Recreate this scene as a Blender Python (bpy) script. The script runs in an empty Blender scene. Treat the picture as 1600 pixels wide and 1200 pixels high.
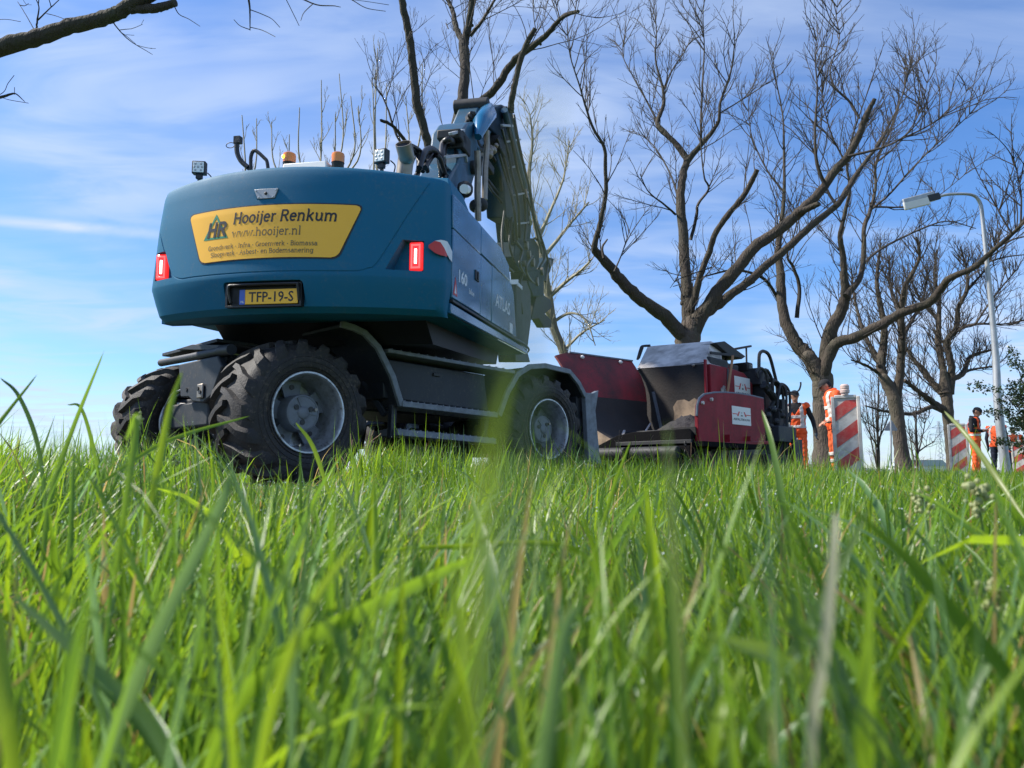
import bpy, math, random
import numpy as np
from math import sin, cos, pi, radians, sqrt, atan2
from mathutils import Matrix, Vector
random.seed(11); RNG = np.random.default_rng(11)
SC = bpy.context.scene; COL = SC.collection
# ------------------------------------------------------------------ camera, sky, sun, exposure
CAM_H, PITCH, FOC = 0.10, radians(6.94), 1150.0
cam = bpy.data.cameras.new('camera'); co = bpy.data.objects.new('camera', cam); COL.objects.link(co)
co.location = (0, 0, CAM_H); co.rotation_euler = (pi/2 + PITCH, 0, 0)
cam.sensor_width = 36; cam.lens = 36*FOC/1600; cam.clip_start = 0.01; cam.clip_end = 6000
cam.dof.use_dof = True; cam.dof.focus_distance = 6.0; cam.dof.aperture_fstop = 8.0
SC.camera = co
SUN_EL, SUN_AZ = radians(45), radians(-84)          # azimuth clockwise from +Y (straight ahead)
world = bpy.data.worlds.new('World'); SC.world = world; world.use_nodes = True
def build_world():
    nt = world.node_tree; n = nt.nodes; l = nt.links; n.clear()
    out = n.new('ShaderNodeOutputWorld'); bg = n.new('ShaderNodeBackground')
    sky = n.new('ShaderNodeTexSky'); sky.sky_type = 'NISHITA'; sky.sun_disc = False
    sky.sun_elevation = SUN_EL; sky.sun_rotation = SUN_AZ
    sky.air_density = 1.15; sky.dust_density = 0.15; sky.ozone_density = 4.0
    bg.inputs['Strength'].default_value = 0.075
    hs = n.new('ShaderNodeHueSaturation'); hs.inputs['Saturation'].default_value = 1.06; hs.inputs['Value'].default_value = 1.0
    tint = n.new('ShaderNodeMix'); tint.data_type = 'RGBA'; tint.blend_type = 'MULTIPLY'; tint.inputs['Factor'].default_value = 1.0
    tint.inputs['B'].default_value = (0.88, 1.05, 1.34, 1); l.new(sky.outputs[0], tint.inputs['A']); l.new(tint.outputs['Result'], hs.inputs['Color'])
    # cirrus: noise on a cloud sheet (direction projected on a plane aloft)
    tc = n.new('ShaderNodeTexCoord'); sep = n.new('ShaderNodeSeparateXYZ'); l.new(tc.outputs['Generated'], sep.inputs[0])
    def math_(op, a, b=None, clamp=False):
        m = n.new('ShaderNodeMath'); m.operation = op; m.use_clamp = clamp
        for i, v in enumerate((a, b)):
            if v is None: continue
            if isinstance(v, (int, float)): m.inputs[i].default_value = v
            else: l.new(v, m.inputs[i])
        return m.outputs[0]
    zc = math_('ADD', math_('MAXIMUM', sep.outputs[2], 0.0), 0.07)
    u = math_('DIVIDE', sep.outputs[0], zc); v = math_('DIVIDE', sep.outputs[1], zc)
    cmb = n.new('ShaderNodeCombineXYZ'); l.new(u, cmb.inputs[0]); l.new(v, cmb.inputs[1])
    def layer(scale, rot, sx, sy, lo, hi, det, dist, loc):
        mp = n.new('ShaderNodeMapping'); mp.inputs['Rotation'].default_value = (0, 0, rot)
        mp.inputs['Scale'].default_value = (sx, sy, 1); mp.inputs['Location'].default_value = loc
        l.new(cmb.outputs[0], mp.inputs[0])
        t = n.new('ShaderNodeTexNoise'); t.inputs['Scale'].default_value = scale; t.inputs['Detail'].default_value = det
        t.inputs['Roughness'].default_value = 0.52; t.inputs['Distortion'].default_value = dist
        l.new(mp.outputs[0], t.inputs['Vector'])
        r = n.new('ShaderNodeMapRange'); r.interpolation_type = 'SMOOTHSTEP'
        r.inputs[1].default_value = lo; r.inputs[2].default_value = hi
        l.new(t.outputs[0], r.inputs[0]); return r.outputs[0]
    big = layer(0.55, 0.5, 1.0, 0.8, 0.33, 0.62, 4, 0.3, (1.7, 0.6, 0))
    fib = layer(2.1, 0.75, 0.75, 1.7, 0.30, 0.70, 10, 1.1, (3.1, 5.2, 0))
    fine = layer(1.5, 1.1, 0.35, 1.7, 0.46, 0.80, 10, 0.9, (8.3, 2.2, 0))
    m1 = math_('MULTIPLY', big, math_('ADD', math_('MULTIPLY', fib, 0.7), 0.3))
    m2 = math_('ADD', math_('MULTIPLY', m1, 0.85), math_('MULTIPLY', fine, 0.38), True)
    def trail(ax, ay, dx, dy, L, wid, amp):
        # a vapour trail: a straight soft band on the same sheet
        pu = math_('SUBTRACT', u, ax); pv = math_('SUBTRACT', v, ay)
        al = math_('ADD', math_('MULTIPLY', pu, dx), math_('MULTIPLY', pv, dy)); ac = math_('ABSOLUTE', math_('ADD', math_('MULTIPLY', pu, -dy), math_('MULTIPLY', pv, dx)))
        r = n.new('ShaderNodeMapRange'); r.interpolation_type = 'SMOOTHSTEP'; r.inputs[1].default_value = wid; r.inputs[2].default_value = 0.0; l.new(ac, r.inputs[0])
        q = n.new('ShaderNodeMapRange'); q.interpolation_type = 'SMOOTHSTEP'; q.inputs[1].default_value = L; q.inputs[2].default_value = L*.6; l.new(al, q.inputs[0])
        return math_('MULTIPLY', math_('MULTIPLY', r.outputs[0], q.outputs[0]), math_('ADD', math_('MULTIPLY', fib, amp*.5), amp*.6))
    t1 = trail(-1.8625, 2.1748, 0.9423, 0.3348, 0.8723, 0.0771, 0.65); t2 = trail(-3.5011, 4.4333, 0.3315, 0.9434, 1.0779, 0.0976, 0.5)
    m2 = math_('ADD', m2, math_('ADD', t1, t2), True)
    mix = n.new('ShaderNodeMix'); mix.data_type = 'RGBA'
    l.new(m2, mix.inputs['Factor']); l.new(hs.outputs[0], mix.inputs['A'])
    mix.inputs['B'].default_value = (4.7, 5.6, 7.3, 1)
    l.new(mix.outputs['Result'], bg.inputs['Color']); l.new(bg.outputs[0], out.inputs[0])
build_world()
sun = bpy.data.lights.new('sun', 'SUN'); so = bpy.data.objects.new('sun', sun); COL.objects.link(so)
sun.energy = 4.0; sun.angle = radians(5); sun.color = (1.0, 0.94, 0.84)
_d = Vector((sin(SUN_AZ)*cos(SUN_EL), cos(SUN_AZ)*cos(SUN_EL), sin(SUN_EL)))
so.rotation_euler = _d.to_track_quat('Z', 'Y').to_euler(); so.location = (-30, 15, 30)
SC.view_settings.view_transform = 'Standard'; SC.view_settings.look = 'None'
SC.view_settings.exposure = 0.95; SC.view_settings.gamma = 1.0; SC.view_settings.use_curve_mapping = False
SC.render.engine = 'CYCLES'; SC.cycles.max_bounces = 6; SC.cycles.transparent_max_bounces = 8; SC.cycles.use_denoising = True

# ------------------------------------------------------------------ measuring: picture rays -> points on real planes
_cp, _sp = cos(PITCH), sin(PITCH)
def ray(px, py):
    dx = (px-800)/FOC; dy = (600-py)/FOC
    return np.array([dx, _cp-dy*_sp, _sp+dy*_cp])
def P(px, py, Y):
    r = ray(px, py); return np.array([0, 0, CAM_H]) + r*(Y/r[1])
def rowcol(p):
    y = p[..., 1]; z = p[..., 2]-CAM_H; d = y*_cp+z*_sp; u = -y*_sp+z*_cp
    return 800+FOC*p[..., 0]/d, 600-FOC*u/d
class Frame:
    """right / forward / up axes of a machine standing on the road"""
    def __init__(s, o, head, ph=0, ro=0):
        R = Matrix.Rotation(-radians(head), 4, 'Z') @ Matrix.Rotation(radians(ph), 4, 'X') @ Matrix.Rotation(radians(ro), 4, 'Y')
        s.M = Matrix.Translation(Vector(o)) @ R; s.A = np.array(R.to_3x3()); s.o = np.array(o, float)
    def loc(s, w): return s.A.T @ (np.array(w)-s.o)
    def w(s, l): return s.A @ np.array(l, float) + s.o
    def pick(s, px, py, ax, val):
        o = s.loc([0, 0, CAM_H]); r = s.A.T @ ray(px, py); return o + r*((val-o[ax])/r[ax])
    def onx(s, px, py, x): return s.pick(px, py, 0, x)
    def ony(s, px, py, y): return s.pick(px, py, 1, y)

# ------------------------------------------------------------------ mesh building
class MB:
    def __init__(s): s.v = []; s.f = []; s.m = []; s.n = 0
    def add(s, verts, faces, mi=0):
        b = s.n; vs = [tuple(map(float, p)) for p in verts]; s.v += vs; s.n += len(vs)
        s.f += [tuple(i+b for i in f) for f in faces]; s.m += [mi]*len(faces); return s
    def box(s, c, d, R=None, mi=0):
        c = np.array(c, float); d = np.array(d, float)/2
        vs = np.array([(x, y, z) for z in (-1, 1) for y in (-1, 1) for x in (-1, 1)], float)*d
        if R is not None: vs = vs @ np.array(R).T
        return s.add(vs+c, [(0, 2, 3, 1), (4, 5, 7, 6), (0, 1, 5, 4), (2, 6, 7, 3), (0, 4, 6, 2), (1, 3, 7, 5)], mi)
    def bar(s, a, b, w, h, up=(0, 0, 1), mi=0):
        """box from point a to point b"""
        a = np.array(a, float); b = np.array(b, float); z = b-a; L = np.linalg.norm(z); z = z/L
        x = np.cross(np.array(up, float), z); nx = np.linalg.norm(x)
        x = np.array([1., 0, 0]) if nx < 1e-6 else x/nx
        y = np.cross(z, x); return s.box((a+b)/2, (w, h, L), np.array([x, y, z]).T, mi)
    def tube(s, path, rad, n=8, cap=True, mi=0):
        p = np.array(path, float); k = len(p)
        r = np.full(k, rad, float) if np.isscalar(rad) else np.array(rad, float)
        t = np.gradient(p, axis=0); t /= np.maximum(np.linalg.norm(t, axis=1), 1e-9)[:, None]
        ref = np.array([0, 0, 1.]) if abs(t[0][2]) < .9 else np.array([1., 0, 0])
        x = np.cross(ref, t[0]); x /= np.linalg.norm(x); vs = []
        a = np.arange(n)*2*pi/n
        for i in range(k):
            x = x - t[i]*(x@t[i]); x /= max(np.linalg.norm(x), 1e-9); y = np.cross(t[i], x)
            vs.append(p[i]+r[i]*(np.cos(a)[:, None]*x+np.sin(a)[:, None]*y))
        f = [(i*n+j, i*n+(j+1) % n, (i+1)*n+(j+1) % n, (i+1)*n+j) for i in range(k-1) for j in range(n)]
        if cap: f += [tuple(range(n))[::-1], tuple((k-1)*n+j for j in range(n))]
        return s.add(np.concatenate(vs), f, mi)
    def loft(s, rings, cap=True, closed=True, mi=0):
        n = len(rings[0]); k = len(rings); f = []
        for i in range(k-1):
            for j in range(n if closed else n-1):
                f.append((i*n+j, i*n+(j+1) % n, (i+1)*n+(j+1) % n, (i+1)*n+j))
        if cap: f += [tuple(range(n))[::-1], tuple((k-1)*n+j for j in range(n))]
        return s.add([q for r in rings for q in r], f, mi)
    def lathe(s, prof, n=32, M=None, mi=0, cap=False):
        """prof = (radius, height) pairs round the local Z axis"""
        a = np.arange(n)*2*pi/n; rings = []
        for r, h in prof:
            q = np.stack([r*np.cos(a), r*np.sin(a), np.full(n, h)], 1)
            if M is not None: q = q @ np.array(M.to_3x3()).T + np.array(M.translation)
            rings.append(q)
        return s.loft(rings, cap, True, mi)
    def prism(s, poly, ext, M=None, mi=0):
        """polygon in xy extruded along z from ext[0] to ext[1]"""
        r = []
        for h in ext:
            q = np.array([(x, y, h) for x, y in poly], float)
            if M is not None: q = q @ np.array(M.to_3x3()).T + np.array(M.translation)
            r.append(q)
        return s.loft(r, True, True, mi)
    def ball(s, c, r, M=None, nu=12, nv=8, mi=0):
        prof = [(max(sin(pi*i/nv), 1e-3), -cos(pi*i/nv)) for i in range(nv+1)]
        r = np.array([r]*3 if np.isscalar(r) else r, float); a = np.arange(nu)*2*pi/nu; rings = []
        for q, h in prof:
            p = np.stack([q*np.cos(a), q*np.sin(a), np.full(nu, h)], 1)*r
            if M is not None: p = p @ np.array(M).T
            rings.append(p+np.array(c))
        return s.loft(rings, True, True, mi)
    def mesh(s, name, mats, smooth=35):
        me = bpy.data.meshes.new(name); me.from_pydata(s.v, [], s.f)
        for m in (mats if isinstance(mats, (list, tuple)) else [mats]): me.materials.append(m)
        me.polygons.foreach_set('material_index', s.m)
        if smooth:
            me.polygons.foreach_set('use_smooth', [True]*len(me.polygons)); me.set_sharp_from_angle(angle=radians(smooth))
        me.update(); return me
    def build(s, name, mats, parent=None, M=None, smooth=35, bevel=0, label=None):
        return link(name, s.mesh(name, mats, smooth), parent, M, bevel, label)
def link(name, me, parent=None, M=None, bevel=0, label=None):
    o = bpy.data.objects.new(name, me); COL.objects.link(o)
    if M is not None: o.matrix_local = M
    if parent is not None: o.parent = parent
    if bevel:
        b = o.modifiers.new('edges', 'BEVEL'); b.width = bevel; b.segments = 2; b.limit_method = 'ANGLE'; b.angle_limit = radians(40); b.harden_normals = False
    if label: o['label'] = label
    return o
def tag(o, label, cat, group=None, kind=None):
    o['label'] = label; o['category'] = cat
    if group: o['group'] = group
    if kind: o['kind'] = kind
    return o
def empty(name, loc=(0, 0, 0), M=None):
    o = bpy.data.objects.new(name, None); COL.objects.link(o); o.empty_display_size = .3
    if M is not None: o.matrix_local = M
    else: o.location = loc
    return o
def structure(o): o['kind'] = 'structure'; return o
def copy_tree(o, parent=None):
    c = o.copy(); COL.objects.link(c); c.parent = parent
    for ch in list(o.children): copy_tree(ch, c)
    return c
def raw_mesh(name, V, F, mats, smooth=False, tint=None):
    """fast mesh from arrays; F is an (n,4) or (n,3) array"""
    me = bpy.data.meshes.new(name); V = np.asarray(V, np.float32); F = np.asarray(F, np.int32); k = F.shape[1]
    me.vertices.add(len(V)); me.vertices.foreach_set('co', V.ravel())
    me.loops.add(F.size); me.loops.foreach_set('vertex_index', F.ravel())
    me.polygons.add(len(F)); me.polygons.foreach_set('loop_start', np.arange(len(F), dtype=np.int32)*k)
    for m in (mats if isinstance(mats, (list, tuple)) else [mats]): me.materials.append(m)
    if smooth: me.polygons.foreach_set('use_smooth', np.ones(len(F), bool))
    if tint is not None:
        a = me.attributes.new('tint', 'FLOAT_COLOR', 'POINT'); a.data.foreach_set('color', np.asarray(tint, np.float32).ravel())
    me.update(calc_edges=True); return me
def curve(pts, n=24):
    """smooth path through points (Catmull-Rom)"""
    p = np.array(pts, float); p = np.vstack([2*p[0]-p[1], p, 2*p[-1]-p[-2]]); out = []
    segs = len(p)-3; per = max(2, n//segs)
    for i in range(segs):
        a, b, c, d = p[i:i+4]
        for t in np.linspace(0, 1, per, endpoint=False):
            out.append(.5*((2*b)+(-a+c)*t+(2*a-5*b+4*c-d)*t*t+(-a+3*b-3*c+d)*t**3))
    out.append(p[-2]); return np.array(out)

# ------------------------------------------------------------------ materials
def mat(name, col, rough=.5, metal=0, var=.15, scale=6, bump=0, bscale=60, coat=0, spec=.5, dirt=None, dirt_amt=.4, dirt_scale=3, stretch=(1, 1, 1), emit=None, estr=0, specks=None, speck_amt=.4):
    m = bpy.data.materials.new(name); m.use_nodes = True; nt = m.node_tree; n = nt.nodes; l = nt.links
    b = n['Principled BSDF']; b.inputs['Roughness'].default_value = rough; b.inputs['Metallic'].default_value = metal
    b.inputs['Coat Weight'].default_value = coat; b.inputs['Coat Roughness'].default_value = .08; b.inputs['Specular IOR Level'].default_value = spec
    tc = n.new('ShaderNodeTexCoord'); mp = n.new('ShaderNodeMapping'); mp.inputs['Scale'].default_value = stretch; l.new(tc.outputs['Object'], mp.inputs[0])
    c = (*col, 1)
    t = n.new('ShaderNodeTexNoise'); t.inputs['Scale'].default_value = scale; t.inputs['Detail'].default_value = 6; l.new(mp.outputs[0], t.inputs['Vector'])
    mx = n.new('ShaderNodeMix'); mx.data_type = 'RGBA'; l.new(t.outputs[0], mx.inputs['Factor'])
    mx.inputs['A'].default_value = tuple(x*(1-var) for x in col)+(1,); mx.inputs['B'].default_value = tuple(min(1, x*(1+var)) for x in col)+(1,)
    src = mx.outputs['Result']
    if dirt:
        d = n.new('ShaderNodeTexNoise'); d.inputs['Scale'].default_value = dirt_scale; d.inputs['Detail'].default_value = 8; d.inputs['Roughness'].default_value = .65
        l.new(mp.outputs[0], d.inputs['Vector'])
        r = n.new('ShaderNodeMapRange'); r.inputs[1].default_value = .42; r.inputs[2].default_value = .72; r.inputs[4].default_value = dirt_amt; l.new(d.outputs[0], r.inputs[0])
        m2 = n.new('ShaderNodeMix'); m2.data_type = 'RGBA'; l.new(r.outputs[0], m2.inputs['Factor']); l.new(src, m2.inputs['A']); m2.inputs['B'].default_value = (*dirt, 1)
        src = m2.outputs['Result']
        rr = n.new('ShaderNodeMapRange'); rr.inputs[3].default_value = rough; rr.inputs[4].default_value = min(1, rough+.3); l.new(d.outputs[0], rr.inputs[0]); l.new(rr.outputs[0], b.inputs['Roughness'])
    if specks:                                                         # dried splashes and dust spots
        k = n.new('ShaderNodeTexNoise'); k.inputs['Scale'].default_value = 34; k.inputs['Detail'].default_value = 5; k.inputs['Roughness'].default_value = .7; l.new(tc.outputs['Object'], k.inputs['Vector'])
        k2 = n.new('ShaderNodeTexNoise'); k2.inputs['Scale'].default_value = 2.3; k2.inputs['Detail'].default_value = 3; l.new(tc.outputs['Object'], k2.inputs['Vector'])
        km = n.new('ShaderNodeMath'); km.operation = 'MULTIPLY_ADD'; km.inputs[1].default_value = .35; l.new(k2.outputs[0], km.inputs[0]); l.new(k.outputs[0], km.inputs[2])
        kr = n.new('ShaderNodeMapRange'); kr.inputs[1].default_value = .72; kr.inputs[2].default_value = .90; kr.inputs[4].default_value = speck_amt; l.new(km.outputs[0], kr.inputs[0])
        m3 = n.new('ShaderNodeMix'); m3.data_type = 'RGBA'; l.new(kr.outputs[0], m3.inputs['Factor']); l.new(src, m3.inputs['A']); m3.inputs['B'].default_value = (*specks, 1); src = m3.outputs['Result']
    l.new(src, b.inputs['Base Color'])
    if bump:
        t2 = n.new('ShaderNodeTexNoise'); t2.inputs['Scale'].default_value = bscale; t2.inputs['Detail'].default_value = 4; l.new(mp.outputs[0], t2.inputs['Vector'])
        bp = n.new('ShaderNodeBump'); bp.inputs['Strength'].default_value = bump; bp.inputs['Distance'].default_value = .05 if 'bark' in name else .02; l.new(t2.outputs[0], bp.inputs['Height']); l.new(bp.outputs[0], b.inputs['Normal'])
    if emit: b.inputs['Emission Color'].default_value = (*emit, 1); b.inputs['Emission Strength'].default_value = estr
    return m
M = {}
M['blue'] = mat('excavator_blue', (.006, .125, .240), .5, var=.06, scale=3, bump=.06, bscale=260, coat=.0, spec=.22, dirt=(.025, .135, .22), dirt_amt=.5, dirt_scale=3.5, stretch=(1, 1, .45), specks=(.10, .15, .19), speck_amt=.35)
M['blue_gloss'] = mat('door_blue', (.006, .13, .275), .10, var=.05, scale=3, coat=.8, dirt=(.03, .08, .11), dirt_amt=.2, bump=.12, bscale=4)
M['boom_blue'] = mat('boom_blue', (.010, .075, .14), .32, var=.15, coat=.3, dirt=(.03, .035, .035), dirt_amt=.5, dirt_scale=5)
M['black'] = mat('black_plastic', (.012, .013, .015), .45, var=.3, bump=.1)
M['bark_trunk'] = mat('trunk_bark', (.088, .068, .053), .85, var=.45, scale=9, bump=1.0, bscale=26, stretch=(1, 1, .35), dirt=(.085, .09, .05), dirt_amt=.5, dirt_scale=2.5)
M['stick'] = mat('shaded_boom_blue', (.006, .030, .058), .5, var=.2, spec=.25, dirt=(.02, .02, .02), dirt_amt=.6, dirt_scale=6)  # boom blue darkened to paint in the shade side, grime patches over it
M['rubber'] = mat('hose_rubber', (.010, .010, .011), .42, var=.3)
M['tyre'] = mat('tyre_rubber', (.015, .0145, .0155), .55, var=.3, scale=14, bump=.25, bscale=70, dirt=(.06, .048, .038), dirt_amt=.4, dirt_scale=7, specks=(.15, .115, .085), speck_amt=.6)
M['rim'] = mat('rim_grey', (.50, .53, .57), .30, metal=.75, var=.1, dirt=(.12, .11, .10), dirt_amt=.65, dirt_scale=9, specks=(.12, .095, .07), speck_amt=.8)
M['hub'] = mat('hub_grey', (.16, .18, .21), .45, metal=.2, var=.2, dirt=(.07, .07, .07), dirt_amt=.5, dirt_scale=12)
M['frame'] = mat('chassis_grey', (.016, .022, .031), .42, var=.15, dirt=(.05, .045, .04), dirt_amt=.25, dirt_scale=6, specks=(.13, .105, .08), speck_amt=.5)
M['step'] = mat('step_grey', (.20, .225, .26), .45, metal=.2, var=.12, scale=25, dirt=(.06, .06, .06), dirt_amt=.5, dirt_scale=14)
M['steel'] = mat('steel', (.30, .27, .235), .35, metal=.8, var=.15, dirt=(.12, .08, .05), dirt_amt=.4, dirt_scale=7)
M['chrome'] = mat('chrome_rod', (.7, .7, .72), .12, metal=1, var=.05)
M['yellow'] = mat('sign_yellow', (.98, .49, .012), .4, var=.06, coat=.2)
M['plate'] = mat('plate_yellow', (.98, .51, .02), .4, var=.04)
M['plate_blue'] = mat('plate_blue', (.05, .12, .5), .4, var=.05)
M['ink'] = mat('ink_black', (.016, .016, .018), .5, var=.1)
M['ink_grey'] = mat('ink_grey', (.13, .105, .05), .5, var=.1)
M['green_ink'] = mat('logo_green', (.02, .24, .13), .5, var=.1)
M['white'] = mat('white_paint', (.74, .74, .72), .45, var=.06)
M['off_white'] = mat('worn_white', (.60, .57, .53), .55, var=.15, scale=30, dirt=(.27, .22, .18), dirt_amt=.7, dirt_scale=9)
M['white_decal'] = mat('white_decal', (.72, .75, .78), .3, var=.05)
M['red_decal'] = mat('red_decal', (.55, .03, .025), .35, var=.1)
M['red_stripe'] = mat('barrier_red', (.52, .045, .04), .45, var=.15, scale=18, dirt=(.45, .24, .19), dirt_amt=.7, dirt_scale=11)
M['lamp_red'] = mat('tail_lamp_red', (.5, .01, .01), .25, var=.1, emit=(1, .03, .03), estr=.5)
M['lamp_ring'] = mat('tail_lamp_ring', (.8, .02, .02), .25, var=.1, emit=(1, .05, .05), estr=2.0)
M['lamp_hot'] = mat('tail_lamp_hot', (1, .5, .5), .25, var=.02, emit=(1, .55, .5), estr=3.2)
M['amber'] = mat('beacon_amber', (.75, .22, .015), .15, var=.2, coat=.8)
M['amber_hot'] = mat('emissive_amber', (1, .6, .05), .2, var=.05, emit=(1, .55, .05), estr=2.0)
M['led'] = mat('led_white', (.85, .87, .86), .2, var=.05)
M['alu'] = mat('galvanised', (.44, .46, .48), .4, metal=.6, var=.15, scale=9, dirt=(.25, .25, .25), dirt_amt=.4, dirt_scale=5)
M['red'] = mat('paver_red', (.27, .013, .025), .45, var=.12, spec=.25, coat=.0, dirt=(.09, .03, .03), dirt_amt=.6, dirt_scale=4, specks=(.02, .018, .018), speck_amt=.8)
M['red_dirty'] = mat('paver_red_dirty', (.22, .008, .015), .5, var=.2, dirt=(.022, .018, .018), dirt_amt=.95, dirt_scale=1.6, specks=(.012, .011, .011), speck_amt=.9)
M['hood'] = mat('hood_grey', (.62, .58, .55), .5, var=.12, dirt=(.05, .042, .04), dirt_amt=.8, dirt_scale=2.5)
M['tar'] = mat('tarred_steel', (.013, .012, .013), .55, var=.4, bump=.2, bscale=30, dirt=(.045, .031, .024), dirt_amt=.5, dirt_scale=2.2)
M['flap'] = mat('rubber_flap', (.006, .006, .007), .9, var=.3, spec=.1, bump=.2, bscale=30)
M['worn_steel'] = mat('worn_hopper_steel', (.38, .28, .19), .45, metal=.2, var=.25, dirt=(.05, .04, .035), dirt_amt=.8, dirt_scale=4)
M['iron'] = mat('dark_iron', (.022, .024, .028), .5, var=.3, metal=.2, dirt=(.10, .095, .09), dirt_amt=.35, dirt_scale=9)
M['asphalt_mix'] = mat('hot_asphalt', (.022, .019, .021), .75, var=.5, scale=60, bump=.9, bscale=55)
M['wood'] = mat('handle_wood', (.33, .17, .08), .6, var=.2, stretch=(1, 1, .1), scale=30)
M['orange'] = mat('hi_vis_orange', (1.0, .115, .018), .7, var=.08, scale=12, bump=.35, bscale=16, emit=None)
M['orange_old'] = mat('hi_vis_orange_worn', (.66, .11, .025), .75, var=.2, scale=12, bump=.35, bscale=16)
M['reflect'] = mat('reflective_tape', (.62, .60, .56), .35, var=.08)
M['cloth_black'] = mat('black_cloth', (.014, .014, .017), .85, var=.3, bump=.3, bscale=20)
M['cloth_navy'] = mat('navy_cloth', (.02, .025, .045), .85, var=.3, bump=.3, bscale=20)
M['skin'] = mat('skin', (.46, .24, .16), .55, var=.1)
M['glove'] = mat('glove_blue', (.03, .05, .075), .7, var=.2)
M['bark'] = mat('bark_brown', (.062, .047, .036), .85, var=.45, scale=9, bump=1.0, bscale=26, stretch=(1, 1, .35), dirt=(.055, .062, .032), dirt_amt=.5, dirt_scale=2.5)
M['bark_dark'] = mat('bark_dark', (.045, .035, .028), .85, var=.4, scale=9, bump=1.0, bscale=26, stretch=(1, 1, .35), dirt=(.06, .075, .04), dirt_amt=.5, dirt_scale=2.5)
M['bark_hazed'] = mat('bark_hazed', (.17, .15, .115), .85, var=.3, scale=9, bump=.6, bscale=26)  # bark paled to stand in for the haze of a blurred grass blade
M['twig'] = mat('twig_bark', (.034, .027, .021), .8, var=.3)
M['twig_pale'] = mat('twig_pale', (.24, .22, .15), .8, var=.3)
M['wood_cut'] = mat('cut_wood', (.30, .20, .11), .8, var=.3, scale=20)
M['asphalt'] = mat('road_asphalt', (.055, .053, .052), .85, var=.3, scale=3, bump=.6, bscale=90, dirt=(.11, .10, .085), dirt_amt=.5, dirt_scale=1.2)
M['soil'] = mat('soil_and_thatch', (.085, .085, .035), .95, var=.4, scale=12, bump=.6, bscale=40, dirt=(.05, .085, .02), dirt_amt=.7, dirt_scale=3)
M['meadow'] = mat('meadow_green', (.075, .125, .028), .95, var=.35, scale=.8, bump=.5, bscale=9)
M['far_wood'] = mat('far_wood', (.13, .16, .15), .95, var=.3, scale=.2)
M['pylon'] = mat('pylon_grey', (.34, .38, .42), .6, var=.1)
M['far_house'] = mat('far_house_white', (.55, .56, .55), .7, var=.1)
M['glass'] = mat('cab_glass', (.012, .016, .018), .05, var=.1, coat=.5)
M['sign_grey'] = mat('sign_back_grey', (.30, .31, .33), .5, var=.1)
def leafy(name, attr=True, base=(.1, .2, .02), transl=.5, rough=.38, spec=.5):
    m = bpy.data.materials.new(name); m.use_nodes = True; nt = m.node_tree; n = nt.nodes; l = nt.links; b = n['Principled BSDF']
    b.inputs['Roughness'].default_value = rough; b.inputs['Specular IOR Level'].default_value = spec
    tr = n.new('ShaderNodeBsdfTranslucent'); mx = n.new('ShaderNodeMixShader'); mx.inputs[0].default_value = transl
    if attr:
        a = n.new('ShaderNodeAttribute'); a.attribute_name = 'tint'; src = a.outputs['Color']
    else:
        t = n.new('ShaderNodeTexNoise'); t.inputs['Scale'].default_value = 7; tc = n.new('ShaderNodeTexCoord'); l.new(tc.outputs['Object'], t.inputs['Vector'])
        c = n.new('ShaderNodeMix'); c.data_type = 'RGBA'; c.inputs['A'].default_value = tuple(x*.6 for x in base)+(1,); c.inputs['B'].default_value = tuple(x*1.4 for x in base)+(1,)
        l.new(t.outputs[0], c.inputs['Factor']); src = c.outputs['Result']
    l.new(src, b.inputs['Base Color'])
    g = n.new('ShaderNodeHueSaturation'); g.inputs['Value'].default_value = 1.8; g.inputs['Hue'].default_value = .487; l.new(src, g.inputs['Color']); l.new(g.outputs[0], tr.inputs['Color'])
    l.new(b.outputs[0], mx.inputs[1]); l.new(tr.outputs[0], mx.inputs[2]); l.new(mx.outputs[0], n['Material Output'].inputs['Surface'])
    return m
M['grass'] = leafy('grass_blade')
M['bush_leaf'] = leafy('evergreen_leaf', False, (.035, .06, .018), .2, .35)
M['weed'] = leafy('weed_leaf', False, (.06, .13, .03), .35, .4)
M['dew'] = mat('dew_drop', (.9, .93, .95), .03, var=.0, spec=1.0, coat=1)
M['seedhead'] = leafy('seed_head', False, (.30, .33, .15), .3, .6)
M['dry_stem'] = mat('dry_stem', (.20, .13, .085), .9, var=.3)
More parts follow.
